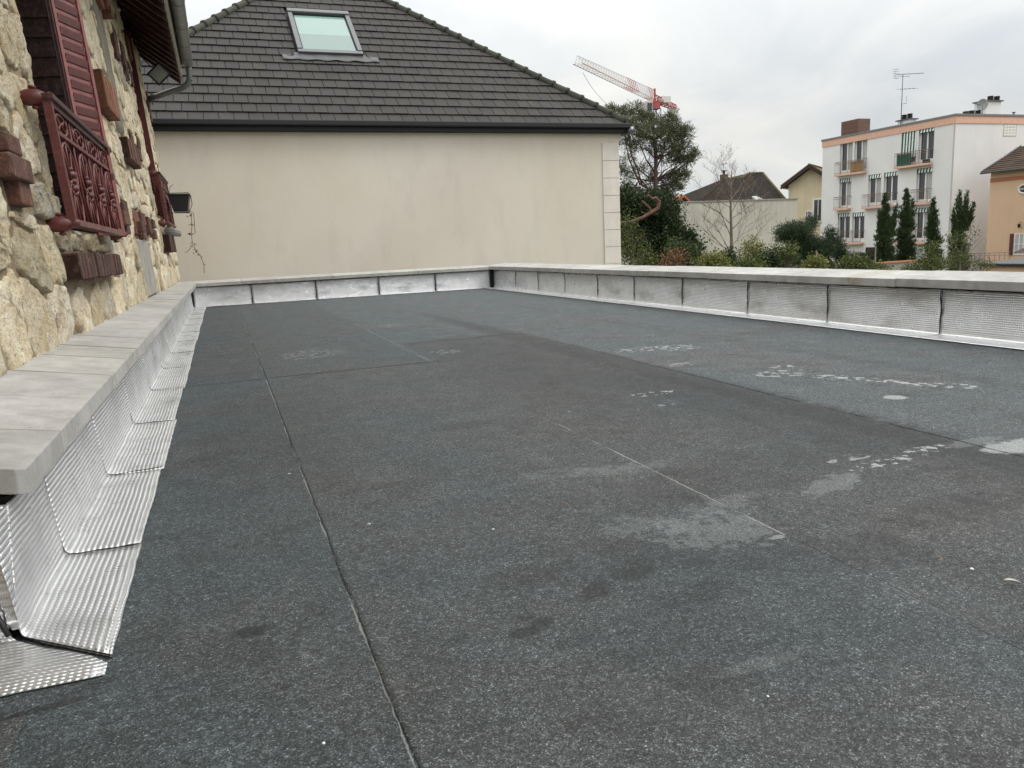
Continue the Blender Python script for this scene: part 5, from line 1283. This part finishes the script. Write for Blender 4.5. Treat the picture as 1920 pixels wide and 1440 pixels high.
# antenna mast
q_ = on_plane(1690, 222, 0, AX+1.4); an = empty('tv_antenna', (q_[0], q_[1], AT), 'tall thin television aerial on the apartment block roof', 'antenna')
g_ = lambda x, y_: on_plane(x, y_, 0, AX+1.4)
mtop = g_(1693, 140); mbot = np.array([mtop[0], mtop[1], AT-.02]); MB().tube([mbot, mtop], .028, 6).build('mast', 'lead', an, True)
mb = MB(); a, b = g_(1679, 140), g_(1732, 137); mb.tube([a, b], .018, 5)
for k in range(14):
    c = a+(b-a)*(.12+.86*k/13); mb.tube([c+np.array([-.13, 0, 0]), c+np.array([.13, 0, 0])], .009, 4); mb.tube([c+np.array([0, 0, -.045]), c+np.array([0, 0, .045])], .009, 4)
mb.tube([g_(1684, 143), g_(1704, 143.5), g_(1705, 140)], .012, 4)
for yo in (-10, -6, -2, 3, 7): mb.tube([g_(1680-(abs(yo)*.0), 140+yo)+np.array([-.3, 0, 0]), g_(1680, 140+yo)+np.array([.3, 0, 0])], .010, 4)
mb.tube([g_(1681, 129), g_(1677, 140), g_(1681, 148)], .012, 4); mb.build('upper_aerial', 'lead', an, True)
mb = MB(); a, b = g_(1687, 167.5), g_(1717, 165.5); mb.tube([a, b], .014, 5)
for k in range(5): c = a+(b-a)*k/4; mb.tube([c+np.array([-.3, 0, 0]), c+np.array([.3, 0, 0])], .008, 4)
mb.build('middle_aerial', 'lead', an, True)
mb = MB(); mb.tube([g_(1691.5, 195), g_(1699, 194)], .014, 4); mb.tube([g_(1699, 195), g_(1700, 180)], .012, 4); mb.build('whip_aerial', 'lead', an, True)

# ================================================================== CREAM HOUSE
CY = 56.0
ch = empty('cream_house', (at(1510, 420, CY)[0], CY+5, -3), 'cream gabled house with dark verge boards, partly hidden by the apartment block', 'house')
PK = at(1517, 312, CY); CD = np.array([.80, .60, 0.]); CE = np.array([.60, -.80, 0.])     # ridge direction, along the gable
def cp(a, d, z): p = np.array([PK[0], PK[1], 0.])+CE*a+CD*d; return (p[0], p[1], z)
def cpx(px, py, d=0.):
    P0 = PK+CD*d; s_ = sight(px, py); t = np.dot(P0-CAM, CD)/np.dot(s_, CD); p = CAM+t*s_; return np.dot(p-PK, CE), p[2]
ea, ez_ = cpx(1464, 352); wa, _ = cpx(1474, 400); ra = -ea; sl = (PK[2]-ez_)/(-ea); zw_ = ez_+(wa-ea)*sl-.14
mb = MB(); mb.prism([cp(wa, .7, -3), cp(-wa, .7, -3), cp(-wa, .7, zw_), cp(0, .7, PK[2]-.14), cp(wa, .7, zw_)], CD*9); mb.build('wall', 'cream', ch)
for s_, ex in ((1, ea), (-1, ra)):
    mb = MB(); mb.prism([cp(ex, 0, ez_), cp(0, 0, PK[2]), cp(0, 0, PK[2]+.14), cp(ex, 0, ez_+.14)], CD*10.4); mb.build('roof', 'brown_tile', ch)
    mb = MB(); mb.prism([cp(ex, -.06, ez_-.17), cp(0, -.06, PK[2]-.17), cp(0, -.06, PK[2]+.10), cp(ex, -.06, ez_+.10)], CD*.055); mb.build('verge_board', 'dark_wood', ch)
    n = 14
    for k in range(n):
        t0 = k/n; t1 = (k+1.08)/n
        MB().tube([cp(ex*(1-t0), .05, ez_+(PK[2]-ez_)*t0+.16), cp(ex*(1-t1), .05, ez_+(PK[2]-ez_)*t1+.15)], [.09, .075], 8).build('verge_tile', 'brown_tile', ch, True)
for k in range(22): MB().tube([cp(0, k*.45, PK[2]+.16), cp(0, k*.45+.43, PK[2]+.15)], [.11, .09], 8).build('ridge_cap', 'brown_tile', ch, True)
MB().tube([cp(ea-.05, -.02, ez_), cp(ea-.05, 10, ez_)], .08, 8).build('gutter', 'white', ch)
MB().tube([cp(wa+.06, .62, ez_), cp(wa+.06, .62, -3)], .045, 8).build('downpipe', 'white', ch)
def cwin(x0, y0, x1, y1, bars, sur):
    a0, z1_ = cpx(x0, y0, .7); a1, z0_ = cpx(x1, y1, .7)
    def bx(a, b, c, d, e, f): return MB().hexa([cp(a, e, c), cp(b, e, c), cp(b, f, c), cp(a, f, c), cp(a, e, d), cp(b, e, d), cp(b, f, d), cp(a, f, d)])
    w = bx(a0-sur, a1+sur, z0_-sur, z1_+sur, .655, .697).build('window', 'white', ch); bx(a0, a1, z0_, z1_, .645, .654).build('pane', 'glass', w)
    for k in range(1, bars+1): am = a0+(a1-a0)*k/(bars+1); bx(am-.025, am+.025, z0_, z1_, .635, .644).build('glazing_bar', 'white', w)
    return w
w = cwin(1527, 375, 1541, 413, 1, .16); cwin(1512, 397, 1520, 412, 2, .10)
def facewin(par, x0, y0, x1, y1, Yd, frame='white', pane='glass', bars=1, sur=.10, shut=None):
    a = at(x0, y0, Yd); b = at(x1, y1, Yd); xa, xb, za, zb = a[0], b[0], b[2], a[2]
    w = MB().box(xa-sur, xb+sur, Yd-.05, Yd-.003, za-sur, zb+sur).build('window', frame, par)
    MB().box(xa, xb, Yd-.058, Yd-.051, za, zb).build('pane', pane, w)
    mb = MB()
    for k in range(1, bars+1): xm = xa+(xb-xa)*k/(bars+1); mb.box(xm-.03, xm+.03, Yd-.068, Yd-.059, za, zb)
    mb.box(xa, xb, Yd-.066, Yd-.0595, (za+zb)/2-.02, (za+zb)/2+.02); mb.build('glazing_bar', 'white' if frame == 'white' else frame, w)
    return w

# ================================================================== GREY BLANK WALL BUILDING
GY = 42.0
gh = empty('grey_building', (at(1400, 420, GY)[0], GY+4, -3), 'low building showing a long blank weathered grey wall behind the bare tree', 'building')
a = at(1288, 380, GY); b = at(1495, 372, GY)
MB().box(a[0], b[0], GY, GY+8, -3, b[2]-.06).build('wall', 'grey_wall', gh)
MB().box(a[0]-.04, b[0]+.05, GY-.05, GY+8, b[2]-.058, b[2]+.02).build('wall_cap', 'grey_cement', gh)
sh_ = empty('small_house', (at(1275, 420, 44)[0], 46, -3), 'sliver of a pale house with an orange gable roof left of the grey wall', 'house')
a = at(1262, 384, 44); b = at(1289, 384, 44); pk2 = at(1277, 370, 44)
mb = MB(); mb.prism([(a[0]-1, 44, -3), (b[0]-.05, 44, -3), (b[0]-.05, 44, a[2]), (pk2[0], 44, pk2[2]), (a[0]-1, 44, a[2]-.1)], (0, 6, 0)); mb.build('wall', 'grey_wall', sh_)
for ex, ez in ((a[0]-1.2, a[2]-.35), (b[0]+.15, a[2]-.1)):
    mb = MB(); mb.prism([(ex, 43.6, ez), (pk2[0], 43.6, pk2[2]), (pk2[0], 43.6, pk2[2]+.14), (ex, 43.6, ez+.14)], (0, 6.5, 0)); mb.build('roof', 'orange_tile', sh_)
a = at(1270, 383, 43.9); b = at(1283, 402, 43.9)
MB().box(a[0], b[0], 43.93, 43.995, b[2], a[2]).build('window', 'glass', sh_)
MB().prism([(a[0]-.1, 43.5, a[2]-.15), (b[0]+.15, 43.5, a[2]-.15), (b[0]+.15, 43.99, a[2]+.12), (a[0]-.1, 43.99, a[2]+.12)], (0, 0, .05)).build('window_hood', 'dark_wood', sh_)

# ================================================================== DARK HIP ROOF HOUSE behind
DY = 62.0
dh = empty('hip_roof_house', (at(1400, 400, DY)[0], DY+5, -3), 'house with a big dark brown hip roof rising behind the grey wall', 'house')
def pr(px, py, Yd): return at(px, py, Yd)
MB().box(pr(1312, 380, DY)[0], pr(1476, 380, DY)[0], DY+.4, DY+10, -3, pr(1390, 384, DY)[2]).build('wall', 'cream', dh)
eL, eR = pr(1303, 384, DY), pr(1482, 372, DY); ez = eL[2]-.3
r1, r2, r3, r4, r5 = pr(1357, 335, DY+5), pr(1391, 333, DY+5), pr(1404, 325, DY+5.5), pr(1430, 324, DY+5.5), pr(1470, 352, DY+3.5)
mb = MB(); E0 = (eL[0], DY, ez); E1 = (eR[0], DY, ez); Bk0 = (eL[0], DY+11, ez); Bk1 = (eR[0], DY+11, ez)
mb.poly([E0, tuple(pr(1390, 386, DY)[:2])+(ez,), tuple(r2), tuple(r1)]); mb.poly([tuple(pr(1390, 386, DY)[:2])+(ez,), E1, tuple(r4), tuple(r3), tuple(r2)]); mb.poly([E0, tuple(r1), Bk0]); mb.poly([E1, Bk1, tuple(r4)]); mb.poly([Bk0, tuple(r1), tuple(r2), tuple(r3), tuple(r4), Bk1])
rf = mb.build('roof', 'dark_tile', dh)
ridge = [r1, r2, r3, r4]; n = 0
for a, b in zip(ridge[:-1], ridge[1:]):
    m = max(2, int(np.linalg.norm(b-a)/.42))
    for k in range(m): MB().tube([a+(b-a)*k/m, a+(b-a)*(k+.95)/m], [.13, .10], 8).build('ridge_cap', 'moss', dh, True)
mb = MB().tube([r4, np.array(E1)], .12, 8); mb.build('hip_ridge', 'moss', dh, True); MB().tube([r1, np.array(E0)], .08, 8).build('hip_ridge', 'dark_tile', dh, True)
a, b = pr(1410, 370, DY+1.0), pr(1429, 376.5, DY+.6)
mb = MB().hexa([(a[0], DY+.5, b[2]+.0), (b[0], DY+.5, b[2]), (b[0]-.2, DY+1.2, a[2]), (a[0]+.1, DY+1.2, a[2]), (a[0], DY+.4, b[2]+.12), (b[0], DY+.4, b[2]+.12), (b[0]-.2, DY+1.1, a[2]+.12), (a[0]+.1, DY+1.1, a[2]+.12)]); mb.build('skylight', 'curtain', dh)
a, b = pr(1354, 334, DY+5.2), pr(1363, 334, DY+5.2); zt = pr(1358, 327, DY+5.2)[2]
c = MB().box(a[0], b[0], DY+5, DY+5.6, a[2]-.6, zt).build('chimney', 'brown_tile', dh); 
MB().tube([((a[0]+b[0])/2, DY+5.3, zt), ((a[0]+b[0])/2, DY+5.3, zt+.3), ((a[0]+b[0])/2, DY+5.3, zt+.32), ((a[0]+b[0])/2, DY+5.3, zt+.40)], [.12, .12, .25, .25], 8).build('chimney_pot', 'pot', c)
q_ = pr(1358, 330, DY+5.2); an2 = empty('tv_antenna', tuple(q_), 'small aerial above the dark hip roof, behind the bare tree top', 'antenna')
g2_ = lambda x, y_: at(x, y_, DY+5.2)
MB().tube([g2_(1356, 334), g2_(1356, 305)], .025, 5).build('mast', 'lead', an2); mb = MB().tube([g2_(1350, 309), g2_(1364, 306)], .02, 4)
for k in range(5): c = g2_(1352+2.6*k, 308.5-.5*k); mb.tube([c+np.array([0, 0, -.14]), c+np.array([0, 0, .14])], .012, 4)
mb.build('aerial', 'lead', an2)
oh = empty('orange_roof_house', tuple(np.array([pr(1306, 400, 70)[0], 74, -3])), 'distant low orange roof with a small chimney left of the dark hip roof', 'house')
mb = MB(); a = pr(1296, 384, 68); b = pr(1345, 384, 68); p1 = pr(1312, 366, 71); p2 = pr(1330, 366, 71)
mb.poly([(a[0], 68, a[2]-.5), (b[0], 68, a[2]-.5), tuple(p2), tuple(p1)]); mb.poly([(a[0], 68, a[2]-.5), tuple(p1), (a[0], 76, a[2]-.5)]); mb.build('roof', 'orange_tile', oh)
MB().box(a[0]+.3, b[0]-.3, 68.4, 75, -3, a[2]-.45).build('wall', 'cream', oh)
c = pr(1311, 368, 69.5); MB().tube([(c[0], c[1], c[2]-1), (c[0], c[1], pr(1311, 362, 69.5)[2]), (c[0], c[1], pr(1311, 361.5, 69.5)[2]), (c[0], c[1], pr(1311, 360, 69.5)[2])], [.2, .2, .33, .33], 10).build('chimney', 'zinc', oh)

# ================================================================== PEACH HOUSE at the right
HY = 37.5; HX = at(1857, 340, HY)[0]
ph = empty('peach_house', (HX+4, HY-5, -3), 'peach rendered house with a brown tiled roof at the right edge', 'house')
def hp(px, py, off=0.): p = on_plane(px, py, 0, HX-off); return p[1], p[2]
_, zt = hp(1857, 325); YN = 24.0
MB().box(HX, HX+9, YN, HY, -3, zt).build('wall', 'peach', ph)
_, zb1 = hp(1864, 334.5); _, zb0 = hp(1864, 342)
MB().box(HX-.02, HX-.001, YN, HY-.0, zb0, zb1).build('trim_band', 'terracotta', ph)
e_z = zt+.02; t_ = at(1914, 277, HY+.3); rsl = (t_[2]-e_z)/(t_[0]-HX+.4)
mb = MB(); mb.hexa([(HX-.4, YN, e_z), (t_[0], YN, t_[2]), (t_[0], HY+.3, t_[2]), (HX-.4, HY+.3, e_z), (HX-.4, YN, e_z+.09), (t_[0], YN, t_[2]+.09), (t_[0], HY+.3, t_[2]+.09), (HX-.4, HY+.3, e_z+.09)])
rfp = mb.build('roof', 'brown_tile', ph)
mb = MB(); mb.hexa([(t_[0], YN, t_[2]), (t_[0]+5, YN, t_[2]-2), (t_[0]+5, HY+.3, t_[2]-2), (t_[0], HY+.3, t_[2]), (t_[0], YN, t_[2]+.09), (t_[0]+5, YN, t_[2]-1.9), (t_[0]+5, HY+.3, t_[2]-1.9), (t_[0], HY+.3, t_[2]+.09)]); mb.build('roof', 'brown_tile', ph)
for k in range(11):
    f = (k+.15)/11; x_ = HX-.4+(t_[0]-HX+.4)*f; z__ = e_z+.105+(t_[2]-e_z)*f
    MB().tube([(x_, YN, z__), (x_, HY+.28, z__)], .045, 6).build('tile_course', 'brown_tile', rfp, True)
MB().tube([(HX-.42, HY+.32, e_z+.10), (t_[0], HY+.32, t_[2]+.12)], .07, 8).build('verge', 'lead', ph, True)
MB().tube([(HX-.50, YN, e_z+.02), (HX-.50, HY+.34, e_z+.02)], .075, 10).build('gutter', 'lead', ph, True)
cy_, cz_ = hp(1921, 354); rw = MB(); rw.ring((HX-.03, cy_, cz_), (0, 1, 0), (0, 0, 1), .36, .27, .055, 24, 8); rwo = rw.build('round_window', 'white', ph, True)
MB().prism([(HX-.02, cy_+.34*math.cos(t), cz_+.25*math.sin(t)) for t in np.linspace(0, 2*math.pi, 20, endpoint=False)], (.012, 0, 0)).build('pane', 'glass', rwo)
MB().box(HX-.05, HX-.022, cy_-.34, cy_+.34, cz_-.02, cz_+.02).build('glazing_bar', 'white', rwo)
y1_, z1_ = hp(1903, 438); y0_, z0_ = hp(1928, 478)
w = MB().box(HX-.02, HX-.002, y0_, y1_, z0_, z1_).build('window', 'curtain', ph)
for yy in np.linspace(y0_+.04, y1_-.04, 4): MB().box(HX-.045, HX-.021, yy-.03, yy+.03, z0_, z1_).build('glazing_bar', 'white', w)
for zz in np.linspace(z0_+.03, z1_-.03, 3): MB().box(HX-.040, HX-.0205, y0_, y1_, zz-.02, zz+.02).build('glazing_bar', 'white', w)
ya_, za_ = hp(1896, 435.5); s2 = MB().box(HX-.10, HX-.05, y1_+.05, ya_, z0_, z1_).build('shutter', 'maroon', ph); s2.color = (1, 1, 1, 1)
ly, lz = hp(1911, 423, .14); wl = empty('wall_lamp', (HX, ly, lz), 'small dark wall lantern on the peach house above the shuttered window', 'lamp')
MB().tube([(HX-.16, ly, lz-.14), (HX-.16, ly, lz-.09), (HX-.16, ly, lz+.06), (HX-.16, ly, lz+.13)], [.04, .065, .10, .015], 6).build('lantern', 'black', wl)
MB().tube([(HX, ly-.06, lz+.18), (HX-.12, ly-.02, lz+.24), (HX-.16, ly, lz+.13)], .016, 5).build('arm', 'black', wl)
# low outbuilding with a flat grey roof
OY = 27.0; OX = at(1836, 492, OY)[0]
ob = empty('garden_shed', (OX+2, OY-2, -3), 'low tan outbuilding with a flat grey felt roof at the right edge', 'shed')
z1_ = on_plane(1880, 497, 0, OX)[2]
MB().box(OX+.15, OX+3.4, 18.0, OY-.15, -3, z1_).build('wall', 'peach', ob)
MB().hexa([(OX, 17.8, z1_), (OX+3.6, 17.8, z1_+.16), (OX+3.6, OY, z1_+.16), (OX, OY, z1_), (OX, 17.8, z1_+.07), (OX+3.6, 17.8, z1_+.23), (OX+3.6, OY, z1_+.23), (OX, OY, z1_+.07)]).build('roof', 'lead', ob)
MB().box(OX-.03, OX-.001, 17.8, OY, z1_-.06, z1_+.03).build('roof_edge', 'bitumen', ob)
fr = empty('railing', (at(1860, 474, 31)[0], 31, -3), 'thin low railing above the outbuilding roof', 'railing')
mb = MB(); a = at(1818, 475, 31); b = at(1893, 473, 31); mb.tube([a, b], .022, 5); a_, b_ = a-np.array([0, 0, .14]), b-np.array([0, 0, .14]); mb.tube([a_, b_], .015, 5); mb.build('rail', 'rail', fr)
for k in range(9):
    p = a+(b-a)*k/8; MB().tube([p, (p[0], p[1], p[2]-.45)], .015, 5).build('post', 'rail', fr)
um = empty('garden_parasol', (at(1925, 470, 32)[0], 32, -3), 'edge of a dark red garden canopy in front of the peach house', 'parasol')
c = at(1928, 462, 32); mb = MB(); mb.tube([(c[0], 32, c[2]-.36), (c[0], 32, c[2]-.34), (c[0], 32, c[2])], [.78, .76, .03], 8); o_ = mb.build('canopy', 'brown_tile', um)
MB().tube([(c[0], 32, c[2]), (c[0], 32, -3)], .03, 6).build('pole', 'white', um)
# dark clipped hedge & low wall in front of the apartment block
hd = empty('hedge', (at(1620, 480, 38)[0], 38, -3), 'low dark clipped hedge below the apartment block balconies', 'hedge')
pts, dr = cloud([(*pxe(1608, 484, 37, 24, 9, 1), 1), (*pxe(1640, 482, 37, 26, 9, 1), 1.2), (*pxe(1590, 490, 37, 14, 8, 1), .5), (*pxe(1690, 484, 38, 20, 9, 1), .6)], 200, .12, 16)
leaves('hedge_leaves', pts, .09, 'ivy', hd, .5, dr)
lw = empty('garden_wall', (at(1645, 495, 33)[0], 33, -3), 'low garden wall with a terracotta tile top behind the leftmost cypress', 'wall')
a = at(1600, 497, 33); b = at(1765, 490, 33)
MB().box(a[0], b[0], 33, 33.2, -3, a[2]-.04).build('wall', 'grey_cement', lw); MB().box(a[0]-.05, b[0]+.05, 32.95, 33.25, a[2]-.038, a[2]+.05).build('wall_cap', 'terracotta', lw)

# ================================================================== TOWER CRANE
cr = empty('tower_crane', (90.4, 150, -3), 'red and white tower crane with a long lattice jib, far behind the pine', 'crane')
mt = at(1228, 187, 150.0); tip = at(1083, 120, 116.6); end = at(1268, 199, 159)
JZ = 29.3
J0 = np.array([mt[0], mt[1], JZ]); JT = np.array([tip[0], tip[1], JZ-.9]); JE = np.array([end[0], end[1], JZ])
dj = (JT-J0); LJ = np.linalg.norm(dj); dj /= LJ; sj = np.cross(dj, [0, 0, 1.]); sj /= np.linalg.norm(sj)
def lattice(p0, p1, w0, h0, w1, h1, nb, rm, rd):
    mb = MB(); d_ = np.array(p1)-np.array(p0); s_ = np.cross(d_, [0, 0, 1.]); s_ /= np.linalg.norm(s_); up_ = np.array([0, 0, 1.])
    prev = None
    for k in range(nb+1):
        f = k/nb; c = np.array(p0)+d_*f; w = w0+(w1-w0)*f; h = h0+(h1-h0)*f
        L, R_, T_ = c-s_*w, c+s_*w, c+up_*h
        if prev is not None:
            pL, pR, pT = prev
            for a, b in ((pL, L), (pR, R_), (pT, T_)): mb.tube([a, b], rm, 4)
            m_ = ((pL+L)/2, (pR+R_)/2)
            mb.tube([pT, m_[0]], rd, 4); mb.tube([m_[0], T_], rd, 4); mb.tube([pT, m_[1]], rd, 4); mb.tube([m_[1], T_], rd, 4); mb.tube([pL, R_], rd, 4)
        mb.tube([L, R_], rd, 4); prev = (L, R_, T_)
    return mb
cuts = [0, .13, .30, .44, .62, .80, 1.0]; cols = ['red', 'crane_white', 'red', 'crane_white', 'crane_white', 'crane_white']
for k in range(6):
    a = J0+dj*LJ*cuts[k]; b = J0+dj*LJ*cuts[k+1]; hh = lambda f: 2.3-1.1*f
    lattice(a, b, .75, hh(cuts[k]), .75, hh(cuts[k+1]), int(LJ*(cuts[k+1]-cuts[k])/1.5)+1, .05, .028).build('jib_section', cols[k], cr)
    mbr = MB(); mbr.tube([a-sj*.75, b-sj*.75], .06, 4).tube([a+sj*.75, b+sj*.75], .06, 4); mbr.build('jib_chord', 'red' if k != 1 else 'crane_white', cr)
lattice(J0, JE, .8, 1.4, .8, 1.0, 6, .12, .07).build('counter_jib', 'red', cr)
mb = MB(); mid_ = J0*.15+JE*.85
mb.box(mid_[0]-.9, mid_[0]+.9, mid_[1]-.8, mid_[1]+.8, JZ-2.6, JZ+.1); mb.build('counterweight', 'crane_white', cr, False, .08)
m2_ = J0*.6+JE*.4; MB().box(m2_[0]-1.2, m2_[0]+1.2, m2_[1]-1, m2_[1]+1, JZ+.3, JZ+1.7).build('winch_house', 'crane_white', cr, False, .08)
MB().box(J0[0]-.8, J0[0]+.8, J0[1]-.8, J0[1]+.8, JZ-1.6, JZ-.1).tube([J0+np.array([0, 0, -.3]), J0+np.array([0, 0, 2.6])], .22, 4).build('slewing_unit', 'red', cr)
cb = J0+np.array([-2.3, -1, -.2]); cabo = MB().box(cb[0]-.9, cb[0]+.6, cb[1]-.9, cb[1]+.9, JZ-2.7, JZ-.3).build('cab', 'crane_white', cr, False, .1)
MB().box(cb[0]-.7, cb[0]+.45, cb[1]-.96, cb[1]-.905, JZ-2.3, JZ-.7).build('cab_window', 'glass', cabo)
mb = MB()
for k in range(15):
    z0_ = JZ-1.6-2.2*k; z1_ = z0_-2.2
    for sx, sy in ((-1, -1), (1, -1), (1, 1), (-1, 1)):
        mb.tube([(J0[0]+sx*.9, J0[1]+sy*.9, z0_), (J0[0]+sx*.9, J0[1]+sy*.9, z1_)], .09, 4)
    for (ax, ay, bx, by) in ((-1, -1, 1, -1), (1, -1, 1, 1), (1, 1, -1, 1), (-1, 1, -1, -1)):
        mb.tube([(J0[0]+ax*.9, J0[1]+ay*.9, z0_), (J0[0]+bx*.9, J0[1]+by*.9, z1_)], .06, 4); mb.tube([(J0[0]+ax*.9, J0[1]+ay*.9, z0_), (J0[0]+bx*.9, J0[1]+by*.9, z0_)], .06, 4)
mb.build('mast', 'blue', cr)
pts_ = []
for f in np.linspace(0, 1, 14): q_ = J0+(JT-J0)*(.07+.88*f); pts_.append(q_+np.array([0, 0, -2.6-5.4*math.sin(math.pi*(1-f)**.8)*.6+1.6*f]))
MB().tube(pts_, .035, 4).build('cable', 'lead', cr)

# ================================================================== DEBRIS ON THE ROOF
def ground_pt(px, py): return on_plane(px, py, 2, 0.004)
p = ground_pt(1897, 1093); dl = empty('dry_leaf', tuple(p), 'small curled dry brown leaf at the right edge of the roof surface', 'leaf')
P = np.zeros((8, 5, 3))
for i in range(8):
    for j in range(5):
        t = i/7; w = .0055*math.sin(math.pi*(t*.92+.04))*(j-2)/2
        P[i, j] = (p[0]-.014+.028*t+w*.3, p[1]+.009-.018*t+w, .006+.004*abs(j-2)/2+.003*math.sin(t*4))
gridmesh('blade', P, 'fascia', dl, None, True, .0008); MB().tube([(p[0]+.012, p[1]-.007, .008), (p[0]+.022, p[1]-.015, .006)], .0009, 5).build('stalk', 'bark', dl)
def pebble(px, py, s, lab, m='white'):
    p = ground_pt(px, py); bm = bmesh.new(); bmesh.ops.create_icosphere(bm, subdivisions=2, radius=s)
    for v in bm.verts: v.co *= 1+.35*mnoise.noise(v.co*(1.3/s)+Vector((px, py, 0))); v.co.z *= .55
    me = bpy.data.meshes.new('pebble'); bm.to_mesh(me); bm.free(); o = link('pebble', me, m); o.location = (p[0], p[1], .006+s*.3); tag(o, lab, 'pebble')
pebble(1822, 1069, .0042, 'round white pebble near the dry leaf')
pebble(692, 985, .006, 'flat whitish chip beside the long seam in the foreground', 'curtain')
pebble(925, 994, .003, 'tiny white chip right of the flat chip in the foreground')
pebble(607, 1396, .0028, 'tiny white chip near the bottom edge, left of the long seam')
pebble(1440, 1308, .0022, 'tiny white speck at the lower right of the roof')
def straw(px0, py0, px1, py1, lab, m='cane'):
    a, b = ground_pt(px0, py0), ground_pt(px1, py1); o = MB().tube([(a[0], a[1], .008), ((a[0]+b[0])/2, (a[1]+b[1])/2+.002, .010), (b[0], b[1], .007)], [.0009, .0012, .0007], 5).build('straw', m, None, True); tag(o, lab, 'straw')
straw(1757, 1045, 1768, 1051, 'short pale straw between the white pebble and the pale puddle mark')
straw(1055, 943, 1068, 950, 'short pale straw in the middle of the roof')
print('objects', len(bpy.data.objects), 'stones', len(stones), 'tiles', len(tiles))
